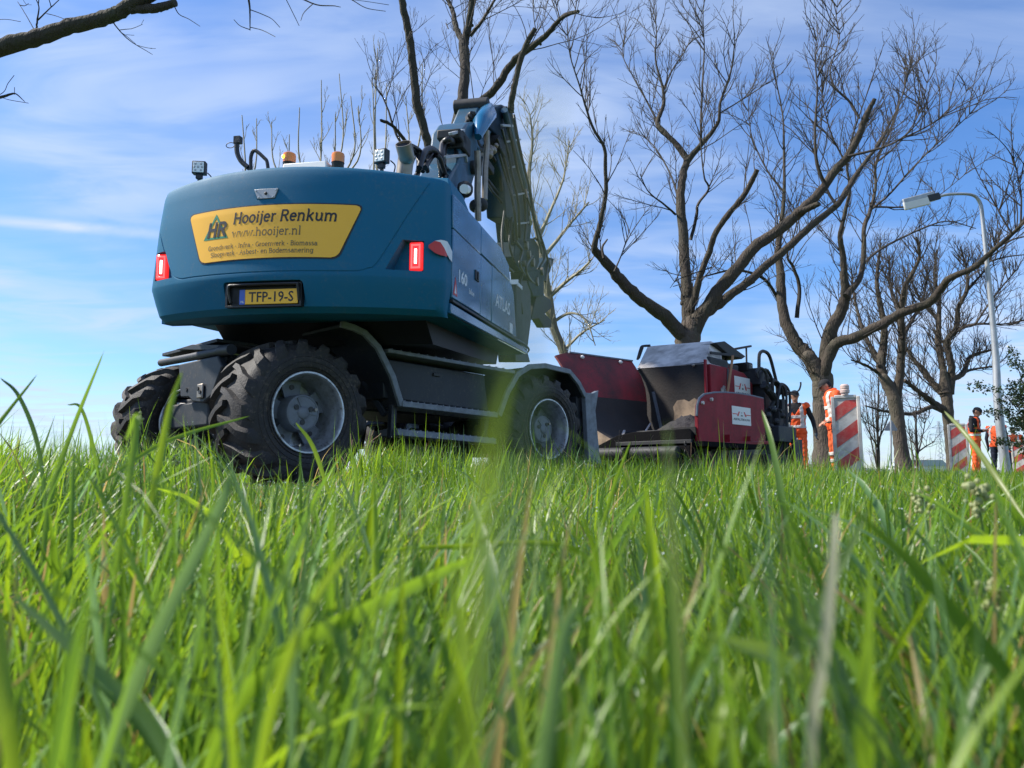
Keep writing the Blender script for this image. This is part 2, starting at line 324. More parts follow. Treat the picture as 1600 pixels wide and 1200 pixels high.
# ------------------------------------------------------------------ ground
HD = 42.9; RT = np.array([cos(radians(HD)), -sin(radians(HD))]); FW = np.array([sin(radians(HD)), cos(radians(HD))])
def st(x, y): return x*RT[0]+y*RT[1], x*FW[0]+y*FW[1]
def gz(x, y):
    s, t = st(np.asarray(x, float), np.asarray(y, float))
    v = -.02-.055*np.clip(s+4.3, 0, 7.5)
    n = .02*np.sin(2.1*x+.7*y)*np.sin(1.7*y-.4*x)+.012*np.sin(5.3*x+1.1)*np.sin(4.7*y)
    return np.where(s > -4.3, v+n*np.clip(s+4.3, 0, 1), np.where(s > -7.7, -.03, -.05))
def build_ground():
    S = np.unique(np.concatenate([np.linspace(-4.3, 4, 56), [-4000, -1500, -500, -200, -80, -40, -20, -12, -7.72, -7.7, 6, 10, 20, 40, 80, 200, 500, 1500, 4000]]))
    T = np.unique(np.concatenate([np.linspace(-4, 26, 100), [-4000, -1500, -500, -200, -80, -30, -12, 32, 40, 60, 100, 200, 500, 1500, 4000]]))
    a, b = np.meshgrid(S, T, indexing='ij'); x = a*RT[0]+b*FW[0]; y = a*RT[1]+b*FW[1]
    V = np.stack([x, y, gz(x, y)], -1).reshape(-1, 3); nS, nT = len(S), len(T)
    i = np.arange(nS-1)[:, None]*nT+np.arange(nT-1)[None]
    F = np.stack([i, i+nT, i+nT+1, i+1], -1).reshape(-1, 4)
    me = raw_mesh('ground', V, F, [M['soil'], M['meadow']], True)
    c = V[F].mean(1); s, t = st(c[:, 0], c[:, 1]); me.polygons.foreach_set('material_index', ((s < -7.7) | (s > 7) | (t > 40) | (t < -8)).astype(np.int32))
    structure(link('ground', me))
    def strip(s0, s1, z, m, name, wob=0):
        t = np.concatenate([np.linspace(-60, 60, 121), np.linspace(70, 400, 20)]); mb = MB(); r = []
        for q in t:
            e0, e1 = s0+wob*sin(q*3.1)+wob*.6*sin(q*7.7), s1+wob*sin(q*2.7+1)
            p0 = RT*e0+FW*q; p1 = RT*e1+FW*q; r.append([(p0[0], p0[1], z), (p1[0], p1[1], z)])
        mb.loft(r, False, False); structure(mb.build(name, m))
    strip(-7.6, -4.4, 0.0, M['asphalt'], 'road', .03)
build_ground()

# ------------------------------------------------------------------ lettering helpers
def flat_text(txt, size, bold=0.0):
    """outline of a plain text as (verts, faces) in the xy plane, left aligned on the baseline"""
    c = bpy.data.curves.new('lettering', 'FONT'); c.body = txt; c.size = size; c.offset = bold; c.resolution_u = 2; c.fill_mode = 'FRONT'
    o = bpy.data.objects.new('lettering', c); COL.objects.link(o); dg = bpy.context.evaluated_depsgraph_get()
    me = bpy.data.meshes.new_from_object(o.evaluated_get(dg)); v = [tuple(p.co) for p in me.vertices]; f = [tuple(p.vertices) for p in me.polygons]
    bpy.data.objects.remove(o); bpy.data.meshes.remove(me); bpy.data.curves.remove(c); return np.array(v), f
def arc(cx, cy, rx, ry, a0, a1, n=14):
    return [(cx+rx*cos(radians(a0+(a1-a0)*i/n)), cy+ry*sin(radians(a0+(a1-a0)*i/n))) for i in range(n+1)]
def dot(x, y, r=.055): return [(x-r, y), (x+r, y)]
SER = .075
def ser(x, y, l=SER, r=SER): return [(x-l, y), (x+r, y)]
def bowl(cx, cy, rx, ry): return arc(cx, cy, rx, ry, 0, 360, 20)
def arch(x0, x1, y=.3): return arc((x0+x1)/2, y, (x1-x0)/2, .18, 180, 0)+[(x1, .0)]
GL = {  # slab-serif strokes on a unit em: (advance, strokes)
 'H': (.70, [[(.12, 0), (.12, .70)], [(.56, 0), (.56, .70)], [(.12, .36), (.56, .36)], ser(.12, .0), ser(.12, .70), ser(.56, .0), ser(.56, .70)]),
 'R': (.66, [[(.12, 0), (.12, .70)], [(.06, .70), (.34, .70)]+arc(.34, .53, .17, .17, 90, -90)+[(.12, .36)], [(.32, .36), (.54, .0)], ser(.12, 0), ser(.56, 0, .05, .06)]),
 'G': (.66, [arc(.34, .35, .27, .35, 50, 360, 22)[:-2]+[(.60, .30)], [(.60, .30), (.60, .04)], ser(.56, .33, .14, .08)]),
 'I': (.30, [[(.14, 0), (.14, .70)], ser(.14, 0), ser(.14, .70)]),
 'B': (.60, [[(.12, 0), (.12, .70)], [(.05, .70), (.30, .70)]+arc(.30, .535, .16, .165, 90, -90)+[(.12, .37)], [(.30, .37)]+arc(.32, .185, .19, .185, 90, -90)+[(.05, 0)]]),
 'S': (.54, [arc(.26, .52, .19, .18, 30, 250, 14)+arc(.26, .18, .20, .18, 70, -150, 14)]),
 'A': (.68, [[(.08, 0), (.33, .70), (.58, 0)], [(.17, .24), (.49, .24)], ser(.08, 0), ser(.58, 0)]),
 'o': (.54, [bowl(.26, .24, .19, .24)]), 'i': (.28, [[(.14, 0), (.14, .48)], dot(.14, .66), ser(.14, 0), ser(.14, .48, .09, 0)]),
 'j': (.28, [[(.16, .48), (.16, -.08)]+arc(.06, -.08, .10, .12, 0, -100, 8), dot(.16, .66), ser(.16, .48, .09, 0)]),
 'e': (.52, [[(.07, .26), (.44, .26)]+arc(.26, .24, .185, .24, 8, 318, 20)]),
 'r': (.42, [[(.14, 0), (.14, .48)], arc(.28, .28, .14, .19, 180, 50, 8), ser(.14, 0), ser(.14, .48, .09, 0)]),
 'n': (.62, [[(.13, 0), (.13, .48)], arch(.13, .47), ser(.13, 0), ser(.47, 0), ser(.13, .48, .09, 0)]),
 'm': (.92, [[(.13, 0), (.13, .48)], arch(.13, .45), arch(.45, .77), ser(.13, 0), ser(.45, 0, .06, .06), ser(.77, 0), ser(.13, .48, .09, 0)]),
 'h': (.62, [[(.13, 0), (.13, .74)], arch(.13, .47), ser(.13, 0), ser(.47, 0), ser(.13, .74, .09, 0)]),
 'u': (.62, [[(.13, .48), (.13, .18)]+arc(.29, .18, .16, .18, 180, 360, 12), [(.47, .48), (.47, 0)], ser(.13, .48, .09, 0), ser(.47, .48, .09, 0), ser(.49, 0, 0, .08)]),
 'k': (.58, [[(.13, 0), (.13, .74)], [(.44, .48), (.15, .22)], [(.25, .30), (.46, 0)], ser(.13, 0), ser(.47, 0, .05, .06), ser(.43, .48, .06, .06), ser(.13, .74, .09, 0)]),
 'w': (.74, [[(.08, .48), (.21, .0), (.36, .46), (.51, .0), (.65, .48)], ser(.08, .48), ser(.65, .48)]),
 'l': (.28, [[(.14, 0), (.14, .74)], ser(.14, 0), ser(.14, .74, .09, 0)]), '.': (.22, [dot(.1, .04)]),
 'd': (.58, [bowl(.25, .24, .19, .24), [(.45, 0), (.45, .74)], ser(.45, .74, .09, 0), ser(.47, 0, 0, .08)]),
 'f': (.36, [[(.14, 0), (.14, .60)]+arc(.24, .60, .10, .13, 180, 50, 8), ser(.14, 0), [(.03, .47), (.30, .47)]]),
 'a': (.54, [bowl(.23, .15, .16, .15), [(.40, 0), (.40, .32)]+arc(.25, .32, .15, .16, 0, 150, 10), ser(.42, 0, 0, .08)]),
 's': (.46, [arc(.22, .355, .13, .12, 30, 250, 10)+arc(.22, .125, .15, .125, 75, -150, 10)]),
 'p': (.58, [[(.13, -.22), (.13, .48)], bowl(.31, .24, .19, .24), ser(.13, -.22), ser(.13, .48, .09, 0)]),
 'b': (.58, [[(.13, 0), (.13, .74)], bowl(.31, .24, .19, .24), ser(.13, .74, .09, 0)]),
 't': (.40, [[(.15, .64), (.15, .12)]+arc(.25, .12, .10, .12, 180, 300, 8), [(.03, .47), (.32, .47)]]),
 'g': (.58, [bowl(.25, .24, .19, .24), [(.45, .48), (.45, -.06)]+arc(.27, -.06, .18, .15, 0, -140, 10), ser(.47, .48, 0, .08)]),
 '-': (.36, [[(.06, .26), (.28, .26)]]), '\u2022': (.36, [dot(.16, .26, .075)]), ' ': (.28, [])}
def slab_text(mb, txt, x0, y0, size, w, fn, slant=0.0, mi=0, z0=0.0):
    """strokes of width w*size, each mapped through fn(x, y, off)"""
    x = x0; k = 0
    for ch in txt:
        adv, strokes = GL[ch]
        for sidx, s in enumerate(strokes):
            p = np.array(s, float)
            hw = w/2
            if len(s) == 2 and abs(p[0][0]-p[1][0]) < .2 and p[0][1] == p[1][1] and ch in 'ij.\u2022' and p[0][1] not in (0, .48): hw = max(hw, (p[1][0]-p[0][0])/2)
            t = np.gradient(p, axis=0) if len(p) > 2 else np.repeat([p[1]-p[0]], 2, 0)
            t = t/np.maximum(np.linalg.norm(t, axis=1), 1e-9)[:, None]
            if tuple(s[0]) == tuple(s[-1]): t[0] = t[-1] = (t[0]+t[-1])/max(np.linalg.norm(t[0]+t[-1]), 1e-9)
            nrm = np.stack([-t[:, 1], t[:, 0]], 1); a = p+nrm*hw; b = p-nrm*hw; off = z0+.00015*((k+sidx) % 7); rows = []
            for q, r in zip(a, b):
                rows.append([fn(x+(q[0]+slant*q[1])*size, y0+q[1]*size, off), fn(x+(r[0]+slant*r[1])*size, y0+r[1]*size, off)])
            mb.loft(rows, False, False, mi)
        x += adv*size; k += 1
    return x
def text_width(txt, size): return sum(GL[c][0] for c in txt)*size
def boolean_cut(o, cutters):
    """carve recesses, then keep only the carved mesh"""
    for c in cutters:
        m = o.modifiers.new('cut', 'BOOLEAN'); m.operation = 'DIFFERENCE'; m.object = c; m.solver = 'EXACT'
    dg = bpy.context.evaluated_depsgraph_get(); dg.update(); me = bpy.data.meshes.new_from_object(o.evaluated_get(dg)); old = o.data
    o.modifiers.clear(); o.data = me; me.name = old.name
    for c in cutters: bpy.data.objects.remove(c)
    me.polygons.foreach_set('use_smooth', [True]*len(me.polygons)); me.set_sharp_from_angle(angle=radians(30))

# ------------------------------------------------------------------ wheeled excavator
UP = Frame((-1.808, 5.28, 0), 12.45, 3.15, 1.427)            # turned upper works, origin under the middle of its tail
UC = Frame((-1.4668, 7.3689, 0), HD)                          # undercarriage, origin between the four wheels
EX = empty('wheeled_excavator', (-1.4668, 7.3689, 0))
tag(EX, 'blue wheeled excavator with yellow sign and number plate on its rounded tail', 'excavator')
EXI = Matrix.Translation((1.4668, -7.3689, 0)); MU = EXI @ UP.M; MC = EXI @ UC.M
RAD = 2.417
def tail_y(x): return RAD-np.sqrt(RAD*RAD-np.minimum(np.abs(x), 1.4)**2)
def inset(z): return float(np.interp(z, [1.27, 1.31, 1.40, 1.52, 2.0, 2.24, 2.30, 2.34], [.15, .085, .045, 0, .01, .03, .05, .11]))
def tail(x, z, off=0.0):
    """point on the skin of the tail, off metres proud of it"""
    s = x/RAD; return (x-off*-s*0+off*s*.0, tail_y(x)+inset(z)-off*sqrt(max(.1, 1-s*s)), z)
def make_excavator_tail():
    def outline(z, crown):
        ins = inset(z); k = float(np.interp(z, [1.3, 1.52, 2.30], [.03, 0, .02])); xr = 1.25-k; xl = 1.275-float(np.interp(z, [1.3, 1.52, 2.30], [.03, 0, .12])); yf = .52; pts = []
        pts.append((xr, yf))
        ya = tail_y(xr)+ins
        for t in np.linspace(0, 1, 6):                       # rounded right corner
            A, Cc, B = np.array([xr, ya+.06]), np.array([xr, ya]), np.array([xr-.06, tail_y(xr-.06)+ins])
            pts.append(tuple((1-t)**2*A+2*t*(1-t)*Cc+t*t*B))
        for x in np.linspace(xr-.06, -(xl-.14), 64)[1:-1]: pts.append((x, tail_y(x)+ins))
        ya = tail_y(xl)+ins
        for t in np.linspace(0, 1, 8):
            A, Cc, B = np.array([-xl, ya+.16]), np.array([-xl, ya]), np.array([-(xl-.14), tail_y(xl-.14)+ins])
            pts.append(tuple((1-t)**2*B+2*t*(1-t)*Cc+t*t*A))
        pts.append((-xl, yf))
        # the top edge is lower at both ends than in the middle
        return [(x, y, z+crown*(.035-.06*(x/1.25)**2)) for x, y in pts]
    zs = [(1.27, 0), (1.285, 0), (1.31, 0), (1.35, 0), (1.40, 0), (1.46, 0), (1.515, 0), (1.53, 0)]+[(z, max(0, (z-2.1)/.2)) for z in np.linspace(1.6, 2.24, 10)]+[(2.275, 1), (2.295, 1), (2.305, 1)]
    mb = MB(); mb.loft([outline(z, c) for z, c in zs][:])
    # keep the top edge soft: the last rings draw in
    o = mb.build('counterweight', M['blue'], EX, MU, 30)
    cut = []
    def cutter(poly, y0, y1):
        c = MB(); c.prism(poly, (y0, y1), Matrix(((1, 0, 0, 0), (0, 0, 1, 0), (0, 1, 0, 0), (0, 0, 0, 1))))
        k = c.build('cutter', M['blue'], EX, MU, 0); import bmesh
        bm = bmesh.new(); bm.from_mesh(k.data); bmesh.ops.recalc_face_normals(bm, faces=bm.faces); bm.to_mesh(k.data); bm.free(); return k
    def rrect(x0, x1, z0, z1, r): return arc(x1-r, z1-r, r, r, 0, 90, 5)+arc(x0+r, z1-r, r, r, 90, 180, 5)+arc(x0+r, z0+r, r, r, 180, 270, 5)+arc(x1-r, z0+r, r, r, 270, 360, 5)
    cut.append(cutter(rrect(-.365, .285, 1.302, 1.492, .03), -.3, .10))
    cut.append(cutter([(.86, 1.575), (1.112, 1.575), (1.112, 1.80), (.97, 1.80)], -.3, .295))
    cut.append(cutter([(-.90, 1.575), (-1.145, 1.575), (-1.145, 1.80), (-1.01, 1.80)][::-1], -.3, .315))
    cut.append(cutter([(-.095, 2.092), (.055, 2.092), (.085, 2.175), (-.125, 2.175)], -.3, .024))
    # groove round the big middle panel
    seam = [(-1.20, 2.25), (-1.17, 2.10), (-.98, 1.72), (-.90, 1.60), (-.80, 1.555), (-.66, 1.553), (0, 1.553), (.60, 1.553), (.74, 1.575), (.82, 1.64), (1.02, 2.02), (1.135, 2.24)]
    sp = curve([(x, 0, z) for x, z in seam], 66); g = MB(); g.tube([tail(x, z, .002) for x, _, z in sp], .0075, 6); cut.append(g.build('cutter', M['blue'], EX, MU, 0))
    boolean_cut(o, cut)
    # yellow sign
    tl, tr, bl, br, zt, zb = -.72, .70, -.575, .535, 2.045, 1.655
    def sheet(name, grow, off, m):
        mb = MB(); rows = []
        for v in np.concatenate([np.linspace(0, .12, 6), np.linspace(.2, .8, 7), np.linspace(.88, 1, 6)]):
            z = zb-grow+(zt-zb+2*grow)*v; a = bl+(tl-bl)*v-grow; b = br+(tr-br)*v+grow; r = .045
            d = max(0, r-(min(v, 1-v))*(zt-zb)); c = r-sqrt(max(0, r*r-d*d)); a += c; b -= c
            rows.append([tail(x, z-.012*(x/.7)**2, off) for x in np.linspace(a, b, 40)])
        mb.loft(rows, False, False); return mb.build(name, m, EX, MU, 60)
    sg = sheet('sign_panel', 0, .007, M['yellow']); rim = sheet('panel_seal', .010, .003, M['black']); rim.parent = EX
    def sub(mb, name, m): return mb.build(name, m, sg, None, 0)
    fn = lambda x, y, off: tail(x, y-.012*(x/.7)**2, .0088+off)
    mb = MB(); s = .118; slab_text(mb, 'Hooijer Renkum', -.285, 1.925, s*.815/(.001+text_width('Hooijer Renkum', s)), .125, fn, .14); sub(mb, 'lettering', M['ink'])
    mb = MB(); s = .105; slab_text(mb, 'www.hooijer.nl', -.29, 1.822, s*.56/text_width('www.hooijer.nl', s), .09, fn, .05); sub(mb, 'lettering', M['ink_grey'])
    mb = MB(); t1 = 'Grondwerk \u2022 Infra \u2022 Groenwerk \u2022 Biomassa'; t2 = 'Sloopwerk \u2022 Asbest- en Bodemsanering'
    slab_text(mb, t1, -.505, 1.742, .90/text_width(t1, 1), .10, fn); slab_text(mb, t2, -.478, 1.690, .845/text_width(t2, 1), .10, fn); sub(mb, 'lettering', M['ink_grey'])
    # triangle emblem with the two letters
    mb = MB(); tri = [(-.555, 1.825), (-.325, 1.825), (-.440, 2.015)]
    for k in range(3):
        a, b = np.array(tri[k]), np.array(tri[(k+1) % 3]); d = (b-a)/np.linalg.norm(b-a); nn = np.array([-d[1], d[0]])*.016; a2, b2 = a-d*.0, b+d*.0; rows = []
        for t in np.linspace(0, 1, 8):
            p = a2+(b2-a2)*t; q = p+nn; p2 = a2+d*.027+(b2-d*.027-a2-d*.027)*t+nn; rows.append([fn(p[0], p[1], .0002*k), fn(p2[0], p2[1], .0002*k)])
        mb.loft(rows, False, False)
    sub(mb, 'emblem', M['green_ink'])
    mb = MB(); slab_text(mb, 'HR', -.525, 1.848, .135, .16, lambda x, y, o_: fn(x, y, o_+.0012), .18); sub(mb, 'emblem_lettering', M['ink'])
    # licence plate in its holder
    h = MB()
    for c, d in (((-.04, .075, 1.475), (.61, .05, .016)), ((-.04, .075, 1.313), (.61, .05, .014)), ((-.338, .075, 1.395), (.018, .05, .15)), ((.258, .075, 1.395), (.018, .05, .15)), ((-.04, .092, 1.395), (.59, .012, .17))): h.box(c, d)
    h.tube(curve([(-.30, .05, 1.34), (-.31, .03, 1.45), (-.24, .03, 1.468), (.2, .03, 1.468), (.245, .03, 1.45), (.25, .05, 1.35)]), .011, 6)
    hold = h.build('plate_holder', M['black'], EX, MU, bevel=.003)
    pz0, pz1, px0, px1, py = 1.328, 1.437, -.235, .235, .062
    p = MB(); p.box(((px0+px1)/2, py, (pz0+pz1)/2), (px1-px0, .004, pz1-pz0)); pl = p.build('number_plate', M['plate'], EX, MU, bevel=.002)
    b = MB(); b.box((px0+.022, py-.003, (pz0+pz1)/2), (.044, .003, pz1-pz0)); b.build('country_band', M['plate_blue'], pl)
    def put_text(txt, size, bold, x0, z0, y, m, parent, name='lettering', width=None):
        v, f = flat_text(txt, size, bold); sc = 1 if width is None else width/(v[:, 0].max()-v[:, 0].min())
        mb = MB(); mb.add(np.stack([x0+(v[:, 0]-v[:, 0].min())*sc, np.full(len(v), y), z0+v[:, 1]], 1), f); return mb.build(name, m, parent, None, 0)
    put_text('TFP-19-S', .105, .0012, px0+.075, pz0+.018, py-.0035, M['ink'], pl, width=.36)
    put_text('NL', .022, .0005, px0+.012, pz0+.012, py-.0055, M['white'], pl)
    # tail lamps
    for s in (1, -1):
        cx = 1.052 if s > 0 else -1.085; yo = -.018 if s > 0 else 0; b = MB(); b.box((cx, .300+yo, 1.688), (.104, .034, .212)); lamp = b.build('tail_lamp', M['lamp_red'], EX, MU, bevel=.012)
        r = MB(); x0, x1, z0, z1 = cx-.037, cx+.037, 1.597, 1.779
        for q in range(2):
            a = .013+q*.0; 
        for c, d in (((cx, .281+yo, z1-.008), (.074, .006, .014)), ((cx, .281+yo, z0+.008), (.074, .006, .014)), ((x0+.007, .281+yo, 1.688), (.013, .006, .154)), ((x1-.007, .281+yo, 1.688), (.013, .006, .154))): r.box(c, d)
        r.build('lamp_ring', M['lamp_ring'], lamp, bevel=.002)
        c = MB(); c.box((cx, .280+yo, 1.688), (.020, .006, .110)); c.build('lamp_bar', M['lamp_hot'], lamp, bevel=.003)
    # reversing camera plate
    b = MB(); b.prism([(-.088, 2.098), (.048, 2.098), (.077, 2.17), (-.117, 2.17)], (.012, .024), Matrix(((1, 0, 0, 0), (0, 0, 1, 0), (0, 1, 0, 0), (0, 0, 0, 1))))
    cp = b.build('camera_plate', M['alu'], EX, MU, bevel=.002)
    b = MB(); b.ball((-.02, .010, 2.135), (.012, .008, .012)); b.build('camera_lens', M['ink'], cp)
    for x, z in ((-.1, 2.158), (.06, 2.158), (-.078, 2.108), (.038, 2.108)):
        b = MB(); b.ball((x, .011, z), .006, None, 8, 5); b.build('bolt', M['chrome'], cp)
    # red and white chevron wrapped round the right corner, small warning triangle
    def side(y, z, off): return (1.2515+off, y, z)
    mb = MB(); z0, z1 = 1.70, 1.815
    ch = []
    for t in np.linspace(0, 1, 14):
        # path round the corner: along the tail skin then the flank
        L = t*.34
        if L < .07: x = 1.19+L; p = np.array(tail(min(x, 1.2), 1.75, .003)); p[0] = x
        else: p = np.array([1.2535, .355+L-.07, 0])
        ch.append((p, t))
    pt = [(1.150, .262), (1.19, .284), (1.222, .312), (1.243, .342), (1.2535, .375), (1.2535, .43), (1.2535, .50)]
    pt = np.array(pt); n1 = np.gradient(pt, axis=0); n1 = np.stack([n1[:, 1], -n1[:, 0]], 1); n1 /= np.linalg.norm(n1, axis=1)[:, None]; pt = pt+n1*.004
    tt = np.linspace(0, 1, len(pt))
    lo = [1.745, 1.712, 1.700, 1.70, 1.70, 1.70, 1.69]; hi = [1.765, 1.80, 1.813, 1.815, 1.815, 1.80, 1.77]
    mid = [max(a, min(b, 1.815-.23*(t-.25))) for a, b, t in zip(lo, hi, tt)]
    w = MB(); w.loft([[(p[0], p[1], m_), (p[0], p[1], h_)] for p, m_, h_ in zip(pt, mid, hi)], False, False); w.build('reflector_sticker', M['white_decal'], EX, MU, 0)
    w = MB(); w.loft([[(p[0], p[1], l_), (p[0], p[1], m_)] for p, m_, l_ in zip(pt[:5], mid[:5], lo[:5])], False, False); w.build('reflector_sticker', M['red_decal'], EX, MU, 0)
    return side, put_text
def make_excavator_body():
    mb = MB(); prof = [(.53, 1.30), (.53, 2.235), (2.15, 2.215), (2.50, 2.12), (2.78, 1.93), (3.0, 1.40), (3.45, 1.36), (3.55, 1.30)]
    X = Matrix(((0, 0, 1, 0), (1, 0, 0, 0), (0, 1, 0, 0), (0, 0, 0, 1)))         # (y, z) outline extruded along x
    mb.prism(prof, (-1.22, 1.215), X); mb.build('engine_housing', M['blue'], EX, MU, bevel=.03)
    u = MB(); u.prism([(1.0, 1.13), (.8, 1.31), (3.3, 1.31), (3.2, 1.16)], (-.95, .95), X); u.build('underbody', M['black'], EX, MU)
    def panel(name, poly, m, x0=1.216, x1=1.249, bev=.008, parent=EX, M_=MU): p = MB(); p.prism(poly, (x0, x1), X); return p.build(name, m, parent, M_, bevel=bev)
    panel('upper_side_panel', [(.535, 1.962), (.535, 2.225), (1.36, 2.215), (1.36, 1.955)], M['blue_gloss'])
    d1 = panel('side_door', [(.535, 1.425), (.535, 1.955), (1.36, 1.948), (1.36, 1.425)], M['blue_gloss'], x1=1.252)
    panel('upper_side_panel', [(1.372, 1.962), (1.372, 2.212), (2.12, 2.20), (2.46, 2.105), (2.55, 1.955)], M['blue_gloss'])
    panel('side_panel', [(1.372, 1.42), (1.372, 1.952), (1.76, 1.948), (1.76, 1.42)], M['blue_gloss'])
    d2 = panel('side_door', [(1.772, 1.415), (1.772, 1.948), (2.56, 1.942), (2.70, 1.86), (2.86, 1.415)], M['blue_gloss'], x1=1.252)
    panel('lower_skirt', [(.53, 1.305), (.53, 1.385), (3.45, 1.36), (3.52, 1.32), (3.45, 1.30)], M['blue_gloss'], x1=1.246)
    p = MB(); p.bar((1.245, .53, 1.402), (1.245, 3.3, 1.388), .03, .022); p.build('trim_strip', M['black'], EX, MU, bevel=.004)
    def side_text(txt, size, bold, y0, z0, m, parent, width):
        v, f = flat_text(txt, size, bold); sc = width/(v[:, 0].max()-v[:, 0].min())
        mb = MB(); mb.add(np.stack([np.full(len(v), 1.2535), y0+(v[:, 0]-v[:, 0].min())*sc, z0+v[:, 1]], 1), f); mb.build('lettering', m, parent, None, 0)
    side_text('160', .135, .004, .70, 1.585, M['white_decal'], d1, .235)
    side_text('blue', .06, .001, 1.00, 1.545, M['white_decal'], d1, .15)
    side_text('ATLAS', .17, .004, 1.90, 1.60, M['white_decal'], d2, .62)
    b = MB(); b.box((1.2545, 2.58, 1.475), (.003, .14, .10)); b.build('sticker', M['white_decal'], d2, None, 0)
    b = MB(); b.prism([(.555, 1.455), (.665, 1.455), (.61, 1.60)], (1.2525, 1.2545), X); tr = b.build('warning_sticker', M['red_decal'], d1, None, 0)
    b = MB(); b.prism([(.585, 1.47), (.635, 1.47), (.61, 1.54)], (1.2546, 1.2556), X); b.build('sticker_symbol', M['white_decal'], d1, None, 0)
    b = MB(); b.box((1.256, 1.22, 1.735), (.012, .12, .085)); b.box((1.264, 1.22, 1.735), (.014, .02, .065)); b.build('door_latch', M['black'], d1, None, bevel=.003)
    # things on the hood
    b = MB(); b.loft([[(.86, .60, 2.22), (1.22, .60, 2.22), (1.22, 1.15, 2.22), (.86, 1.15, 2.22)], [(.98, .66, 2.42), (1.17, .66, 2.40), (1.17, 1.05, 2.38), (.98, 1.05, 2.40)]]); b.build('hood_box', M['blue'], EX, MU, bevel=.015)
    b = MB(); b.loft([[(.83, .50, 2.25), (.91, .50, 2.25), (.91, .58, 2.25), (.83, .58, 2.25)]]+[[(.83, .50, 2.26), (.91, .50, 2.26), (.91, .58, 2.26), (.83, .58, 2.26)]]); b.build('exhaust_collar', M['black'], EX, MU)
    e = MB(); c = UP.ony(630, 224, .48); base = UP.ony(631, 275, .62); pth = curve([base, base+(c-base)*.45+np.array([0, .05, .04]), c+np.array([0, .07, -.07]), c], 20); R0 = .063
    e.tube(pth, R0, 26, False); inner = pth[::-1]; e.tube(inner[:14], R0-.006, 26, False)
    t = pth[-1]-pth[-2]; t /= np.linalg.norm(t); x = np.cross(t, [0, 0, 1.]); x /= np.linalg.norm(x); y = np.cross(x, t); rr = [[tuple(c+r*(cos(q)*x+sin(q)*y)) for q in np.arange(26)*2*pi/26] for r in (R0, R0-.006)]; e.loft(rr, False); e.build('exhaust_pipe', M['steel'], EX, MU, 60)
    e = MB(); e.tube([inner[2], inner[13]], R0-.008, 20); e.build('exhaust_core', M['ink'], EX, MU)  # black core filling the pipe behind its open end
    def work_lamp(px, py, y, rz):
        c = UP.ony(px, py, y); R = Matrix.Translation(c) @ Matrix.Rotation(radians(rz), 4, 'Z')
        b = MB(); b.box((0, .03, 0), (.105, .06, .105)); b.box((0, .03, -.07), (.05, .035, .04)); b.tube([(0, .03, -.05), (0, .03, -.12)], .014, 8); b.tube(curve([(.05, .07, -.02), (.08, .09, -.06), (.07, .08, -.14)]), .006, 5)
        lm = b.build('work_lamp', M['black'], EX, MU @ R, bevel=.006)
        f = MB(); f.box((0, -.002, 0), (.086, .006, .086)); f.build('lamp_glass', M['led'], lm, bevel=.004)
        for x, z in ((-.022, .026), (.022, .026), (-.03, 0), (.03, 0), (-.022, -.026), (.022, -.026), (0, 0)):
            d = MB(); d.ball((x, -.005, z), (.010, .003, .010), None, 8, 5); d.build('led', M['alu'], lm)
    work_lamp(593, 243, .30, -12); work_lamp(310, 261, .42, 18)
    for px, hot in ((452, 1), (528, 0)):
        c = UP.ony(px, 253, 1.3); b = MB(); b.lathe([(.055, -.16), (.055, -.02), (.060, -.01), (.0, -.008)], 20, Matrix.Translation(c)); bs = b.build('beacon', M['black'], EX, MU)
        b = MB(); b.lathe([(.058, -.008), (.060, .055), (.055, .075), (.035, .088), (.0, .090)], 20, Matrix.Translation(c)); b.build('beacon_lens', M['amber'], bs)
        if hot: b = MB(); b.ball(c+np.array([-.030, -.046, .035]), .020, None, 10, 6); b.build('beacon_spot', M['amber_hot'], bs)  # small emissive amber spot on the left front of one lens
    c = UP.ony(483, 258, 1.25); b = MB(); b.loft([[(c[0]-.26, 1.2, c[2]-.08), (c[0]+.2, 1.2, c[2]-.08), (c[0]+.2, 1.5, c[2]-.08), (c[0]-.26, 1.5, c[2]-.08)], [(c[0]-.24, 1.22, c[2]+.02), (c[0]+.18, 1.22, c[2]+.02), (c[0]+.18, 1.48, c[2]+.02), (c[0]-.24, 1.48, c[2]+.02)]]); b.build('roof_hatch', M['white'], EX, MU, bevel=.01)
    # mirror stalk, hand rail
    q = lambda px, py, y=.9: UP.ony(px, py, y)
    b = MB(); b.tube(curve([q(388, 262), q(377, 252), q(371, 240), q(370, 225), q(372, 216)]), .022, 8); b.box(q(372, 219), (.06, .05, .06)); b.tube(curve([q(385, 262), q(392, 268), q(394, 275)]), .012, 6)
    a = np.arange(17)/16*2*pi; rc = q(360, 227); b.tube([rc+np.array([.042*cos(t), 0, .024*sin(t)]) for t in a], .004, 5, False); b.build('mirror_stalk', M['black'], EX, MU)
    b = MB(); b.tube(curve([q(392, 266), q(392, 246), q(396, 236), q(402, 237), q(413, 247), q(417, 252), q(419, 264)], 40), .016, 8); b.build('hand_rail', M['black'], EX, MU)
    # cab on the far side
    b = MB(); b.prism([(2.0, 1.4), (2.0, 2.62), (2.3, 2.72), (3.6, 2.72), (3.95, 2.2), (3.95, 1.4)], (-1.22, -.25), X); cab = b.build('cab', M['blue'], EX, MU, bevel=.04)
    b = MB(); b.box((-.735, 1.996, 2.2), (.8, .012, .6)); b.box((-.247, 2.9, 2.15), (.012, 1.2, .8)); b.box((-1.223, 2.9, 2.15), (.012, 1.2, .8)); b.build('cab_window', M['glass'], cab, bevel=.004)
